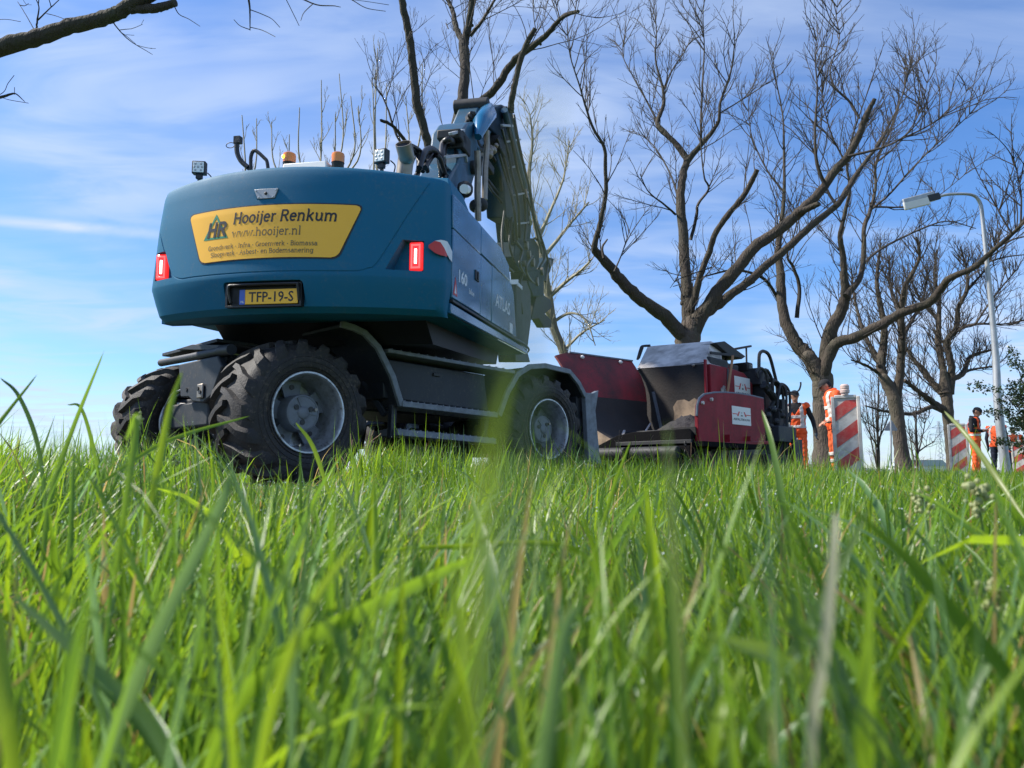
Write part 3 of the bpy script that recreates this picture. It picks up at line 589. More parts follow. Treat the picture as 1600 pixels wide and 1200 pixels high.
    # front corner box with label
    b = MB(); b.prism([(3.02, 1.40), (3.02, 2.02), (3.28, 2.02), (3.42, 1.40)], (.85, 1.21), X); fb = b.build('front_step_box', M['frame'], EX, MU, bevel=.015)
    b = MB(); b.box((1.03, 3.016, 2.045), (.40, .02, .05)); b.box((1.216, 3.16, 2.03), (.008, .27, .04)); b.build('data_label', M['white_decal'], fb, None, .0)
    b = MB(); b.tube(curve([(1.24, 2.9, 1.40), (1.26, 3.2, 1.39), (1.26, 3.5, 1.36), (1.22, 3.6, 1.33)]), .012, 6); b.build('grab_rail', M['step'], EX, MU)
make_excavator_tail(); make_excavator_body()
def make_boom():
    BX = .32
    pk = lambda px, py, x=BX: UP.onx(px, py, x)
    X = Matrix(((0, 0, 1, 0), (1, 0, 0, 0), (0, 1, 0, 0), (0, 0, 0, 1)))
    def plate(pts, x0, x1): mb = MB(); mb.prism([tuple(pk(a, b, x1)[1:]) for a, b in pts], (x0, x1), X); return mb
    def build(mb, name, m, parent=EX, M_=MU, **k): return mb.build(name, m, parent, M_, **k)
    lower = build(plate([(690, 330), (702, 280), (716, 254), (742, 254), (745, 266), (738, 290), (724, 320), (715, 345)], BX-.42, BX), 'boom_base', M['boom_blue'], bevel=.03)
    main = build(plate([(715, 262), (722, 206), (731, 192), (742, 190), (747, 225), (744, 258)], BX-.40, BX), 'boom', M['boom_blue'], bevel=.03)
    build(plate([(738, 196), (752, 160), (764, 157), (779, 168), (780, 190), (764, 215), (748, 240)], BX-.36, BX-.05), 'boom_head', M['boom_blue'], bevel=.03)
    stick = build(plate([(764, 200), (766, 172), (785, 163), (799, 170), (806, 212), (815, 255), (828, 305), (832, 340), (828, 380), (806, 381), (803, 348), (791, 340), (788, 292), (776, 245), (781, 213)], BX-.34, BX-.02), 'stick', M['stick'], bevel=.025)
    # wear plates and cylinder along the stick
    def rod(name, pts, r, m, x=BX+.06, n=10, parent=EX): mb = MB(); mb.tube([pk(a, b, x) for a, b in pts], r, n); return build(mb, name, m)
    rod('stick_cylinder', [(788, 172), (797, 205), (812, 262), (820, 292)], .055, M['boom_blue'])
    rod('stick_cylinder_rod', [(820, 292), (826, 320), (829, 352)], .03, M['chrome'])
    rod('stick_cylinder', [(797, 172), (806, 215), (824, 292)], .035, M['iron'], BX-.2)
    for a, r_ in (((757, 164), .10), ((787, 176), .09), ((776, 222), .10), ((737, 262), .09)):
        b = MB(); p = pk(*a); b.tube([p-np.array([.43, 0, 0]), p+np.array([.06, 0, 0])], r_, 16); build(b, 'pivot_pin', M['iron'], bevel=.01)
    b = MB(); b.tube([pk(766, 165, BX+.08), pk(762, 178, BX+.08), pk(752, 192, BX+.08), pk(747, 214, BX+.08)], [.045, .125, .115, .05], 14); build(b, 'cylinder_head', M['blue_gloss'])
    rod('boom_cylinder', [(746, 236), (747, 262), (746, 300), (747, 345)], .042, M['steel'], BX+.16)
    rod('boom_cylinder', [(760, 204), (761, 226), (758, 262), (757, 312)], .042, M['steel'], BX+.10)
    for a, c in (((743, 322), .085), ((752, 320), .09), ((727, 296), .10), ((722, 292), .06)): b = MB(); b.ball(pk(*a, BX+.12), c, None, 10, 7); build(b, 'cylinder_eye', M['iron'])
    b = MB(); b.tube([pk(725, 295, BX+.18), pk(729, 296, BX+.18)], .055, 12); build(b, 'boom_lamp', M['led'])
    # clamps and brackets
    for a, c, x_ in (((704, 209), (724, 204), BX), ((694, 246), (727, 242), BX), ((727, 242), (728, 254), BX), ((784, 196), (800, 197), BX+.08)): b = MB(); b.bar(pk(*a, x_), pk(*c, x_), .05, .035); build(b, 'hose_clamp', M['alu'], bevel=.006)
    for a, d in (((712, 226), (.3, .35, .22)), ((706, 216), (.3, .3, .12)), ((772, 232), (.3, .3, .2)), ((778, 228), (.2, .2, .2)), ((752, 262), (.3, .35, .12))): b = MB(); b.box(pk(*a, BX-.1), d); build(b, 'valve_block', M['iron'], bevel=.02)
    for k in range(9): b = MB(); b.ball(pk(770+random.uniform(-6, 8), 234+random.uniform(-8, 8), BX+.06), random.uniform(.03, .06), None, 8, 6); build(b, 'hose_fitting', M['steel'])
    for a, c in (((789, 222), (812, 218)), ((797, 262), (820, 257)), ((803, 305), (828, 300)), ((806, 350), (831, 347))): b = MB(); b.bar(pk(*a, BX+.02), pk(*c, BX+.02), .05, .03); build(b, 'hose_clamp', M['alu'], bevel=.006)
    # hoses
    H = [([(640, 232), (650, 240), (655, 255), (652, 272), (646, 280)], .030), ([(644, 228), (656, 236), (664, 252), (668, 268)], .026), ([(655, 262), (662, 240), (672, 232), (684, 240), (688, 262)], .034), ([(660, 268), (668, 240), (680, 238), (690, 252), (692, 270)], .030),
         ([(664, 262), (676, 244), (686, 246), (694, 268), (700, 282)], .030), ([(690, 285), (690, 250), (692, 226), (702, 218), (710, 228), (716, 250), (718, 260)], .040), ([(694, 280), (694, 240), (700, 224), (708, 224), (714, 244)], .032), ([(694, 260), (706, 270), (716, 262), (712, 246)], .028),
         ([(732, 186), (738, 180), (742, 190), (742, 215), (748, 232), (752, 233)], .055), ([(736, 182), (744, 178), (746, 192), (745, 214), (751, 228)], .045), ([(730, 190), (726, 200), (722, 222), (724, 244)], .028),
         ([(752, 200), (762, 212), (763, 230), (770, 244), (780, 262), (784, 300), (788, 330), (800, 360), (806, 400)], .026), ([(762, 236), (772, 248), (774, 262), (780, 290), (784, 318)], .026), ([(752, 270), (764, 284), (778, 304), (786, 330), (795, 372), (800, 410)], .026), ([(757, 280), (770, 300), (784, 318), (796, 360), (804, 420)], .020),
         ([(790, 180), (800, 220), (808, 262), (818, 300), (822, 345), (820, 378)], .026), ([(784, 200), (794, 240), (802, 280), (810, 320), (812, 372)], .022), ([(776, 215), (788, 250), (797, 290), (804, 330), (808, 375)], .024), ([(780, 240), (790, 275), (800, 310), (806, 350)], .02), ([(806, 376), (816, 392), (812, 412), (820, 430)], .024), ([(836, 372), (848, 384), (850, 404), (842, 420)], .022), ([(832, 400), (822, 420), (832, 440), (846, 446)], .022), ([(818, 425), (812, 450), (816, 490)], .02),
         ([(800, 340), (796, 380), (804, 410)], .018), ([(788, 330), (784, 370), (790, 410), (802, 425)], .018), ([(786, 175), (792, 210), (796, 250), (806, 300), (812, 350)], .02), ([(803, 180), (812, 230), (828, 300), (836, 350), (846, 395)], .022), ([(824, 310), (836, 345), (850, 385), (856, 410), (852, 440)], .022), ([(708, 150), (700, 188), (716, 176), (728, 186)], .0)]
    for pts, r in H:
        if r: mb = MB(); mb.tube(curve([pk(a, b, (BX+.04 if pts[0][0] > 772 and pts[0] != (786, 175) else BX-.12)+random.uniform(-.05, .1)) for a, b in pts], 40), r, 7); build(mb, 'hydraulic_hose', M['rubber'], smooth=60)
    # tool carrier at the end of the stick
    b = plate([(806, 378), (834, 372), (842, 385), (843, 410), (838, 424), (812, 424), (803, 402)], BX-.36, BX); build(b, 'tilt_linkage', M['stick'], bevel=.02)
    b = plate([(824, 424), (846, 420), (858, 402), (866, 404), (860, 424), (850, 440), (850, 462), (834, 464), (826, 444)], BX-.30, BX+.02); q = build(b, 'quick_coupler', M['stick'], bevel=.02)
    b = plate([(838, 462), (846, 458), (860, 468), (864, 480), (852, 490), (862, 500), (862, 512), (850, 512), (842, 498), (830, 500)], BX-.22, BX-.06); build(b, 'coupler_hook', M['iron'], bevel=.02)
    b = plate([(804, 438), (829, 438), (830, 500), (824, 548), (829, 566), (806, 566), (801, 500)], BX-.30, BX+.0); build(b, 'grading_bucket', M['frame'], bevel=.02)
    for a in ((818, 412), (826, 398), (846, 424), (838, 440), (858, 412), (822, 384), (832, 410)): 
        p = pk(*a, BX+.02); b = MB(); b.tube([p-np.array([.38, 0, 0]), p+np.array([.04, 0, 0])], random.uniform(.05, .09), 12); build(b, 'linkage_pin', M['steel'], bevel=.006)
make_boom()

# ------------------------------------------------------------------ undercarriage and wheels
def wheel_profile():
    pass
def make_wheel_meshes():
    """wheel turning about local x; outer face at x = 0, tread runs to x = -.50"""
    W, R = .52, .54
    A = Matrix(((0, 0, 1, 0), (1, 0, 0, 0), (0, 1, 0, 0), (0, 0, 0, 1)))      # lathe axis z -> x
    t = MB(); prof = [(.300, -.03), (.318, -.005), (.35, .012), (.41, .018), (.460, .006), (.500, -.03), (.522, -.07), (.530, -.15), (.534, -W/2), (.530, -W+.15), (.522, -W+.07), (.500, -W+.03), (.460, -W-.006), (.41, -W-.018), (.35, -W-.012), (.318, -W+.005), (.300, -W+.03)]
    t.lathe(prof, 72, A)
    for k in range(3): t.lathe([(.338+.04*k, .008+.004*(k > 0)), (.341+.04*k, .016+.003*(k > 0)), (.344+.04*k, .008+.004*(k > 0))], 72, A)
    N = 17
    for side in (0, 1):
        for k in range(N):
            a0 = 2*pi*(k+.5*side)/N; rings = []
            # chevron lug from the middle of the tread to the shoulder, then a little way down the wall
            path = [(-W/2+.035, 0, .040), (-W/2-.06, .05, .040), (-W/2-.13, .115, .040), (-W/2-.19, .185, .040), (-W/2-.235, .24, .034), (-W/2-.262, .275, .018), (-W/2-.268, .295, .006)]
            rad = [.532, .533, .530, .524, .508, .480, .445]; wid = [.024, .029, .034, .040, .048, .050, .042]
            for (x, da, h), r, w in zip(path, rad, wid):
                if side: x = -W-x
                th = a0+da*1.25; nr = np.array([0, cos(th), sin(th)]); tg = np.array([0, -sin(th), cos(th)]); c = np.array([x, 0, 0]); lean = .28 if r < .51 else 0
                sgn = 1 if side else -1; o = nr*(1-lean)+np.array([sgn*lean*1.6, 0, 0])
                base = c+nr*(r-.02); top = c+nr*r+o*h
                rings.append([base-tg*w*1.25, top-tg*w*.8, top+tg*w*.8, base+tg*w*1.25])
            t.loft(rings)
    tyre = t.mesh('tyre', M['tyre'], 32)
    r = MB(); r.lathe([(.300, -.05), (.306, -.02), (.312, -.004), (.308, .006), (.296, .006), (.288, -.006), (.283, -.03), (.279, -.07), (.262, -.10), (.258, -.20), (.252, -.30), (.10, -.31)], 64, A); r.lathe([(.30, -W+.05), (.312, -W+.004), (.300, -W-.004), (.285, -W+.02), (.262, -W+.10), (.258, -.32)], 64, A)
    rim = r.mesh('rim', M['rim'], 40)
    d = MB()
    for k in range(5):                                               # five-spoked disc with hand holes
        a = 2*pi*k/5+.35; pts = arc(0, 0, .256, .256, math.degrees(a)-20, math.degrees(a)+20, 6)+arc(0, 0, .10, .10, math.degrees(a)+34, math.degrees(a)-34, 6); d.prism(pts, (-.235, -.215), A)
    disc = d.mesh('wheel_disc', M['hub'], 40)
    bolts = []
    for k in range(5):
        b = MB(); a = 2*pi*k/5+.35; c = np.array([-.213, .205*cos(a), .205*sin(a)]); b.tube([c, c+np.array([.006, 0, 0])], .02, 10); bolts.append(b.mesh('wheel_bolt', M['black'], 40))
    h = MB(); h.lathe([(.142, -.30), (.142, -.095), (.136, -.083), (.125, -.08), (.123, -.084), (.0, -.080)], 40, A)
    for k in range(3):
        a = 2*pi*k/3+.9; h.bar((-.0795, .05*cos(a+1), .05*sin(a+1)), (-.0795, .122*cos(a+1), .122*sin(a+1)), .008, .008)
    h.ball((-.078, 0, 0), (.012, .05, .05), None, 16, 6)
    hub = h.mesh('hub', M['hub'], 40)
    plug = []
    for k in range(3):
        p = MB(); a = 2*pi*k/3+.35; c = np.array([-.082, .072*cos(a), .072*sin(a)]); p.tube([c, c+np.array([.006, 0, 0])], .021, 12); plug.append(p.mesh('hub_plug', M['black'], 40))
    p = MB(); c = np.array([-.078, .105, .02]); p.tube([c, c+np.array([.012, 0, 0])], .014, 6); nut = p.mesh('drain_plug', M['steel'], 40)
    return tyre, rim, disc, bolts, hub, plug, nut
WM = make_wheel_meshes()
def place_wheel(x, y, flip, spin, steer=0):
    w = empty('wheel'); w.parent = EX
    R = Matrix.Translation((x, y, .557)) @ Matrix.Rotation(radians(steer), 4, 'Z') @ (Matrix.Rotation(pi, 4, 'Z') if flip else Matrix.Identity(4)) @ Matrix.Rotation(spin, 4, 'X'); w.matrix_local = MC @ R
    for me, nm in zip(WM, ('tyre', 'rim', 'wheel_disc', 'wheel_bolt', 'hub', 'hub_plug', 'drain_plug')):
        for m_ in (me if isinstance(me, list) else [me]): link(nm, m_, w)
place_wheel(1.225, -1.40, False, .1); place_wheel(1.225, 1.40, False, .4); place_wheel(-1.27, -1.40, True, .2); place_wheel(-1.27, 1.40, True, .3)
def make_undercarriage():
    X = Matrix(((0, 0, 1, 0), (1, 0, 0, 0), (0, 1, 0, 0), (0, 0, 0, 1)))
    def build(mb, name, m, **k): return mb.build(name, m, EX, MC, **k)
    b = MB(); b.box((0, 0, .88), (1.1, 2.3, .42)); b.box((0, 0, 1.12), (1.3, 1.3, .10)); b.box((0, -1.35, .93), (.6, .5, .30)); b.box((0, 1.5, .95), (.7, .7, .34)); build(b, 'chassis', M['frame'], bevel=.02)
    b = MB(); b.lathe([(.62, 1.12), (.62, 1.27), (0, 1.27)], 40, Matrix.Translation((0, 0, 0))); build(b, 'slewing_ring', M['iron'])
    b = MB()
    for y in (-1.4, 1.4): b.tube([(-.95, y, .547), (.95, y, .547)], .10, 14); b.ball((0, y, .547), (.22, .2, .2)); b.box((.62, y, .547), (.2, .22, .26)); b.box((-.62, y, .547), (.2, .22, .26))
    build(b, 'axle', M['frame'], bevel=.01)
    # mudguards: bent plate over each wheel on the near and far side
    def guard(pts, x0, x1, th, name='mudguard', m='step'):
        p = np.array(pts, float); t = np.gradient(p, axis=0); t /= np.linalg.norm(t, axis=1)[:, None]; nr = np.stack([-t[:, 1], t[:, 0]], 1); q = p+nr*np.array(th)[:, None] if not np.isscalar(th) else p+nr*th
        mb = MB(); mb.prism([tuple(a) for a in p]+[tuple(a) for a in q[::-1]], (x0, x1), X); return build(mb, name, M[m], bevel=.006)
    rear = [(-1.12, 1.252), (-1.0, 1.24), (-.90, 1.215), (-.77, 1.12), (-.62, .90), (-.52, .66)]
    front = [(.72, .64), (.84, .88), (.98, 1.06), (1.15, 1.15), (1.38, 1.185), (1.78, 1.165), (1.93, 1.06), (2.04, .93)]
    for s in (1, -1):
        for g_ in (rear, front): guard(g_, *((.62, 1.165) if s > 0 else (-1.165, -.62)), .03, 'mudguard', 'frame'); guard(g_, *((1.166, 1.20) if s > 0 else (-1.20, -1.166)), .055, 'mudguard_edge')
        x0, x1 = (1.04, 1.20) if s > 0 else (-1.20, -1.04)
        a = MB(); a.prism([(2.05, .985), (2.20, .99), (2.30, 1.03), (2.235, .80), (2.30, .30), (2.34, .21), (2.10, .21), (2.08, .5)], (x0+.1 if s > 0 else x0, x1 if s > 0 else x1-.1), X); build(a, 'support_plate', M['step'], bevel=.006)
    b = MB(); b.box((0, 2.12, .55), (2.2, .10, .5)); b.box((.7, 2.15, .85), (.8, .25, .3)); build(b, 'front_crossbeam', M['frame'], bevel=.015)
    # steps and tool box between the wheels
    for s in (1, -1):
        b = MB(); b.prism([(-.60, .735), (-.62, 1.075), (.60, 1.05), (.66, .70)], (.72*s, 1.08*s) if s > 0 else (1.08*s, .72*s), X); tb = build(b, 'tool_box', M['frame'], bevel=.012)
        b = MB(); c = UC.onx(695, 577, 1.08); b.box((1.085*s, -.02, .99), (.02, .08, .03)); b.build('box_latch', M['black'], tb, None, bevel=.004)
        for y0, z0, y1, z1, w, d in ((-.66, 1.12, .90, 1.095, .034, .30), (-.50, .685, .66, .655, .05, .30), (-.53, .445, .66, .405, .055, .26)):
            b = MB(); b.bar((1.06*s+(.0), y0, z0), (1.06*s, y1, z1), d, w, (0, 0, 1)); st_ = build(b, 'step', M['step'], bevel=.006)
            t = MB()
            for k in range(16): t.box((1.06*s, y0+(y1-y0)*(k+.5)/16, z0+(z1-z0)*(k+.5)/16+w/2+.004), (d*.9, .012, .012))
            t.build('step_grip', M['step'], st_, None)
        for p0, p1 in (((1.10*s, -.52, .68), (1.10*s, -.53, .40)), ((1.0*s, -.52, .6), (.8*s, -.6, .9)), ((1.0*s, .70, .66), (1.0*s, .66, .40))): b = MB(); b.bar(p0, p1, .055, .055); build(b, 'step_bracket', M['frame'], bevel=.006)
    # rear cross tube with its bracket, coupling and hose
    yk = lambda px, py, y=-1.72: UC.ony(px, py, y)
    b = MB(); b.tube([yk(252, 567), yk(300, 558), yk(352, 547)], .034, 12); b.tube([yk(345, 548), yk(362, 546)], .044, 12); build(b, 'rear_cross_tube', M['frame'])
    b = MB(); p = [yk(274, 546), yk(300, 538), yk(352, 539), yk(330, 547)]; b.loft([[tuple(q) for q in p], [tuple(q+np.array([0, .25, .0])) for q in p]]); b.box((-.3, -1.5, 1.19), (1.1, .36, .03)); build(b, 'rear_top_plate', M['frame'], bevel=.004)
    Yp = Matrix(((1, 0, 0, 0), (0, 0, 1, 0), (0, 1, 0, 0), (0, 0, 0, 1)))
    b = MB(); b.prism([tuple(yk(a, c)[[0, 2]]) for a, c in ((284, 570), (345, 556), (352, 572), (336, 618), (322, 630), (306, 628), (300, 621), (287, 621))], (-1.75, -1.69), Yp); br = build(b, 'rear_bracket', M['frame'], bevel=.012)
    b = MB(); q = yk(291, 609, -1.755); b.tube([q, q+np.array([0, -.004, 0])], .018, 12); b.build('bracket_hole', M['ink'], br, None)
    b = MB(); q = yk(313, 611, -1.765); b.box(q, (.10, .02, .12)); b.build('hydraulic_coupling', M['steel'], br, None, bevel=.03)
    b = MB(); 
    for dx, dz in ((-.02, .02), (.02, -.01)): b.tube([q+np.array([dx, -.01, dz]), q+np.array([dx, -.018, dz])], .018, 10)
    b.build('coupling_port', M['ink'], br, None)
    b = MB(); b.bar(yk(278, 632, -1.6), yk(296, 633, -1.6), .02, .03); build(b, 'data_plate', M['off_white'], bevel=.003)
    b = MB(); b.box((-.25, -1.62, .60), (.75, .10, .22)); b.bar((-.9, -1.5, .72), (.4, -1.5, .68), .1, .12); build(b, 'oscillating_axle_housing', M['frame'], bevel=.02)
    b = MB(); b.tube(curve([yk(287, 608), yk(270, 616), yk(258, 636), yk(254, 660), yk(262, 680)], 24), .010, 6); b.tube(curve([yk(250, 690), yk(262, 692), yk(274, 700)]), .01, 6); build(b, 'brake_hose', M['hub'])
make_undercarriage()
# ------------------------------------------------------------------ asphalt paver
PV = Frame((2.27, 9.0, 0), HD)
PAV = empty('asphalt_paver', (2.27, 9.0, 0)); tag(PAV, 'red asphalt paver with dirty open hopper and white company signs', 'paver')
MP = Matrix.Translation((-2.27, -9.0, 0)) @ PV.M
def make_paver():
    X = Matrix(((0, 0, 1, 0), (1, 0, 0, 0), (0, 1, 0, 0), (0, 0, 0, 1))); Yp = Matrix(((1, 0, 0, 0), (0, 0, 1, 0), (0, 1, 0, 0), (0, 0, 0, 1)))
    def B(mb, name, m, parent=PAV, **k): return mb.build(name, M[m], parent, MP if parent is PAV else None, **k)
    kx = lambda px, py, x: PV.onx(px, py, x)
    ky = lambda px, py, y: PV.ony(px, py, y)
    def logo_sign(x, y0, y1, z0, z1, parent):
        b = MB(); b.box((x+.004, (y0+y1)/2, (z0+z1)/2), (.006, y1-y0, z1-z0)); s = B(b, 'company_sign', 'white', parent, bevel=.002)
        w, h = y1-y0, z1-z0; xx = x+.0085; cy, cz = (y0+y1)/2, z0+h*.60
        mb = MB(); mb.add([(xx, y0+.02*w, cz-.012), (xx, y0+.27*w, cz-.012), (xx, y0+.27*w, cz), (xx, y0+.02*w, cz)], [(0, 1, 2, 3)]); mb.add([(xx, y0+.73*w, cz-.012), (xx, y0+.98*w, cz-.012), (xx, y0+.98*w, cz), (xx, y0+.73*w, cz)], [(0, 1, 2, 3)]); 
        for q in (-1, 1): mb.add([(xx, cy+q*.22*w-.04*w, cz-.13*h), (xx, cy+q*.22*w+.045*w, cz-.13*h), (xx, cy+q*.13*w+.035*w, cz+.13*h), (xx, cy+q*.13*w-.03*w, cz+.13*h)], [(0, 1, 2, 3)])
        mb.build('logo_mark', M['red_decal'], s, None, 0)
        mb = MB(); mb.add([(xx, cy-.06*w, cz-.12*h), (xx, cy+.06*w, cz-.12*h), (xx, cy+.04*w, cz-.06*h), (xx, cy-.04*w, cz-.06*h)], [(0, 1, 2, 3)]); mb.add([(xx, cy-.025*w, cz+.05*h), (xx, cy+.025*w, cz+.05*h), (xx, cy+.018*w, cz+.09*h), (xx, cy-.018*w, cz+.09*h)], [(0, 1, 2, 3)]); mb.build('logo_mark', M['ink'], s, None, 0)
        v, f = flat_text('ASFALTBOUW', .1, .0022); sc = .90*w/(v[:, 0].max()-v[:, 0].min()); szz = h*.12/(v[:, 1].max())
        mb = MB(); mb.add(np.stack([np.full(len(v), xx), y0+.05*w+(v[:, 0]-v[:, 0].min())*sc, z0+h*.24+v[:, 1]*szz], 1), f); mb.build('lettering', M['ink'], s, None, 0)
    # near wing
    b = MB(); z0, z1 = .47, 1.085
    top = [(1.93, 1.155), (1.6, 1.165), (1.2, 1.165), (.8, 1.15), (.5, 1.125)]+[(.22, 1.08), (.10, 1.02), (.04, .93), (.02, .8)]
    b.prism([(.02, z0), (1.93, z0+.08)]+top, (-.05, 0), X); w = B(b, 'hopper_wing', 'red', bevel=.008, label='near red hopper wing with company sign')
    b = MB(); b.bar((.03, -.02, z0-.02), (.03, 1.95, z0+.065), .09, .045); B(b, 'wing_rail', 'red', w, bevel=.008)
    for y in (.72, 1.32):
        b = MB(); b.prism([(y-.02, z0), (y+.16, z0), (y-.02, z0+.13)], (.0, .07), X); B(b, 'gusset', 'red', w, bevel=.004)
    b = MB(); b.tube([(p[0]*0-.02, p[0], p[1]+.004) for p in top], .018, 6); B(b, 'wing_edge', 'hub', w)
    q0, q1 = kx(1144, 665, 0), kx(1172, 638, 0); logo_sign(0, q0[1], q1[1], q0[2]+.02, q1[2]+.0, w)
    b = MB()
    for y, z in ((.12, .97), (.35, 1.03)): b.tube([(0, y, z), (.03, y, z)], .022, 8)
    B(b, 'wing_bolt', 'hood', w)
    b = MB(); b.box((-.2, .9, .62), (.34, 1.8, .10)); B(b, 'wing_inner_plate', 'tar')
    # far wing: a bent sheet, red above, blackened below
    sec = [(-1.15, .50), (-1.45, .60), (-1.64, .78), (-1.72, 1.0), (-1.72, 1.2), (-1.74, 1.4), (-1.81, 1.60), (-1.91, 1.76), (-1.98, 1.86)]
    def sheet(sec_, y0, y1, th, cr=0):
        p = np.array(sec_); t = np.gradient(p, axis=0); t /= np.linalg.norm(t, axis=1)[:, None]; nr = np.stack([t[:, 1], -t[:, 0]], 1); q = p-nr*th
        mb = MB(); rings = []
        for k, y in enumerate(np.linspace(y0, y1, 9)):
            f = 1-cr*max(0, 1-(y-y0)/.28)**2
            fl = .24*max(0, 1-y/1.5); rings.append([(a-fl*min(1, max(0, (c-.55)/1.0)), y, sec_[0][1]+(c-sec_[0][1])*f) for a, c in list(map(tuple, p))+list(map(tuple, q[::-1]))])
        mb.loft(rings); return mb
    fw = B(sheet(sec[4:], -.02, 1.58, .03, .10), 'hopper_wing', 'red_dirty', label='far red hopper wing, blackened inside'); B(sheet(sec[:5], -.02, 1.58, .03), 'hopper_liner', 'tar', fw)
    b = MB(); b.bar((-2.185, .25, 1.868), (-1.97, 1.58, 1.868), .03, .022); B(b, 'wing_edge', 'hub', fw)
    b = MB()
    for y in (.45, 1.25): b.ball((-1.93-.24*(1-y/1.5), y, 1.81), (.03, .04, .03), None, 8, 6)
    B(b, 'lifting_hole', 'white', fw)
    b = MB(); b.prism([(-1.16, .50), (-1.50, .68), (-1.76, .95), (-1.80, .42), (-1.2, .34)], (-.05, -.015), Yp); B(b, 'hopper_side_plate', 'worn_steel', bevel=.004)
    b = MB(); b.bar((-1.14, -.02, .47), (-1.48, .6, .70), .03, .03); b.bar((-1.20, .55, .55), (-1.55, 1.4, .85), .02, .02); B(b, 'hopper_seam', 'hood')
    # floor, front lip, push rollers
    b = MB(); b.box((-.75, .8, .46), (1.7, 1.7, .06)); B(b, 'hopper_floor', 'flap')
    b = MB(); b.prism([(-1.60, .33), (-1.60, .42), (-1.15, .60), (-.9, .635), (-.1, .65), (-.05, .60), (-.05, .33)], (-.06, -.0), Yp); B(b, 'hopper_apron', 'flap', bevel=.01)
    b = MB(); b.bar((-1.15, -.08, .485), (-.04, -.08, .49), .03, .05, (0, 0, 1)); B(b, 'front_bar', 'iron', bevel=.006)
    for x0, x1 in ((-1.62, -.95), (-.85, -.18)):
        b = MB(); b.tube([(x0, -.16, .36), (x1, -.16, .36)], .075, 16); B(b, 'push_roller', 'iron', bevel=.01)
    b = MB(); b.bar((-1.75, -.06, .36), (-.05, -.06, .36), .1, .16); B(b, 'roller_beam', 'flap', bevel=.01)
    b = MB()
    for k in range(5):
        c = np.array([-.12, -.10, .46-.05*k]); a = np.arange(11)/10*2*pi; dx = np.array([1, 0, 0]) if k % 2 else np.array([0, 1, 0]); b.tube([c+dx*.016*cos(t)+np.array([0, 0, .032*sin(t)]) for t in a], .006, 5, False)
    o = B(b, 'chain', 'iron'); o['kind'] = 'stuff'
    # rear wall of the hopper and the engine hood over it
    b = MB(); b.box((-1.345, 1.66, 1.10), (1.20, .06, 1.26)); rw = B(b, 'hopper_rear_wall', 'tar', bevel=.01)
    b = MB(); b.prism([(-1.42, .70), (-1.36, .80), (-1.30, .82), (-1.27, .99), (-1.29, 1.10), (-1.22, 1.19), (-1.10, 1.20), (-1.02, 1.16), (-.93, 1.21), (-.85, 1.15), (-.80, 1.17), (-.76, 1.08), (-.77, .60), (-1.3, .60)], (1.624, 1.629), Yp); B(b, 'worn_patch', 'worn_steel', rw)
    b = MB(); b.bar((-1.46, 1.61, .62), (-1.62, 1.61, 1.35), .03, .04); b.bar((-1.45, 1.60, .62), (-1.15, 1.60, .60), .03, .03); B(b, 'scraper_strip', 'hub', rw)
    q = [ky(995, 576, 1.62), ky(1101, 568, 1.62), ky(1110, 533, 2.3), ky(1012, 541, 2.3)]; b = MB(); b.loft([[tuple(p) for p in q], [tuple(p+np.array([0, .05, -.012])) for p in q]]); hd = B(b, 'engine_hood', 'hood', bevel=.006)
    q2 = [q[1]+np.array([.004, 0, 0]), q[1]+np.array([0, .55, .0]), q[2]+np.array([0, .35, -.03]), q[2]+np.array([.004, 0, 0])]; b = MB(); b.loft([[tuple(p) for p in q2], [tuple(p-np.array([.03, 0, 0])) for p in q2]]); B(b, 'hood_side', 'hood', hd)
    b = MB(); b.tube(curve([ky(996, 562, 1.7), ky(1001, 545, 1.75), ky(1004, 541, 1.8), ky(1016, 540, 1.9)], 18), .02, 6); b.bar(ky(998, 560, 1.75), ky(1004, 543, 1.8), .05, .03); B(b, 'hood_frame', 'iron', hd)
    b = MB(); b.ball(ky(1083, 571, 1.6), (.025, .02, .025), None, 8, 6); B(b, 'hood_latch', 'steel', hd)
    # red body
    x = -.70; pts = [(1104, 567), (1147, 577), (1163, 583), (1176, 600), (1177, 640), (1103, 640)]; pol = [(max(1.71, kx(a, c, x)[1]), kx(a, c, x)[2]) for a, c in pts]; b = MB(); b.prism(pol, (-1.7, x), X); bd = B(b, 'body', 'red', bevel=.012)
    b = MB(); g0, g1 = kx(1137, 576, x), kx(1136, 640, x); b.bar(g0+np.array([.002, 0, 0]), g1+np.array([.002, 0, 0]), .012, .05); B(b, 'panel_gap', 'ink', bd)
    b = MB(); b.box((x+.01, kx(1100, 570, x)[1]+.02, 1.5), (.03, .05, .5)); B(b, 'corner_post', 'red', bd, bevel=.006)
    q0, q1 = kx(1148, 617, x), kx(1171, 592, x); logo_sign(x, q0[1], q1[1], q0[2]-.08, q1[2], bd)
    b = MB(); b.ball(kx(1129, 612, x), (.05, .08, .07), None, 10, 8); b.tube([kx(1127, 618, x), kx(1131, 604, x)], .03, 8); B(b, 'fuel_cap', 'steel', bd)
    b = MB(); b.box((-1.2, 2.1, 1.73), (.9, .6, .22)); b.box((-1.2, 2.6, 1.72), (.8, .5, .2)); B(b, 'engine_block', 'iron', bevel=.03)
    b = MB(); b.prism([(2.1, 1.70), (2.1, 1.82), (2.5, 1.80), (2.6, 1.62)], (-1.5, -.80), X); B(b, 'fan_cover', 'red', bevel=.02)
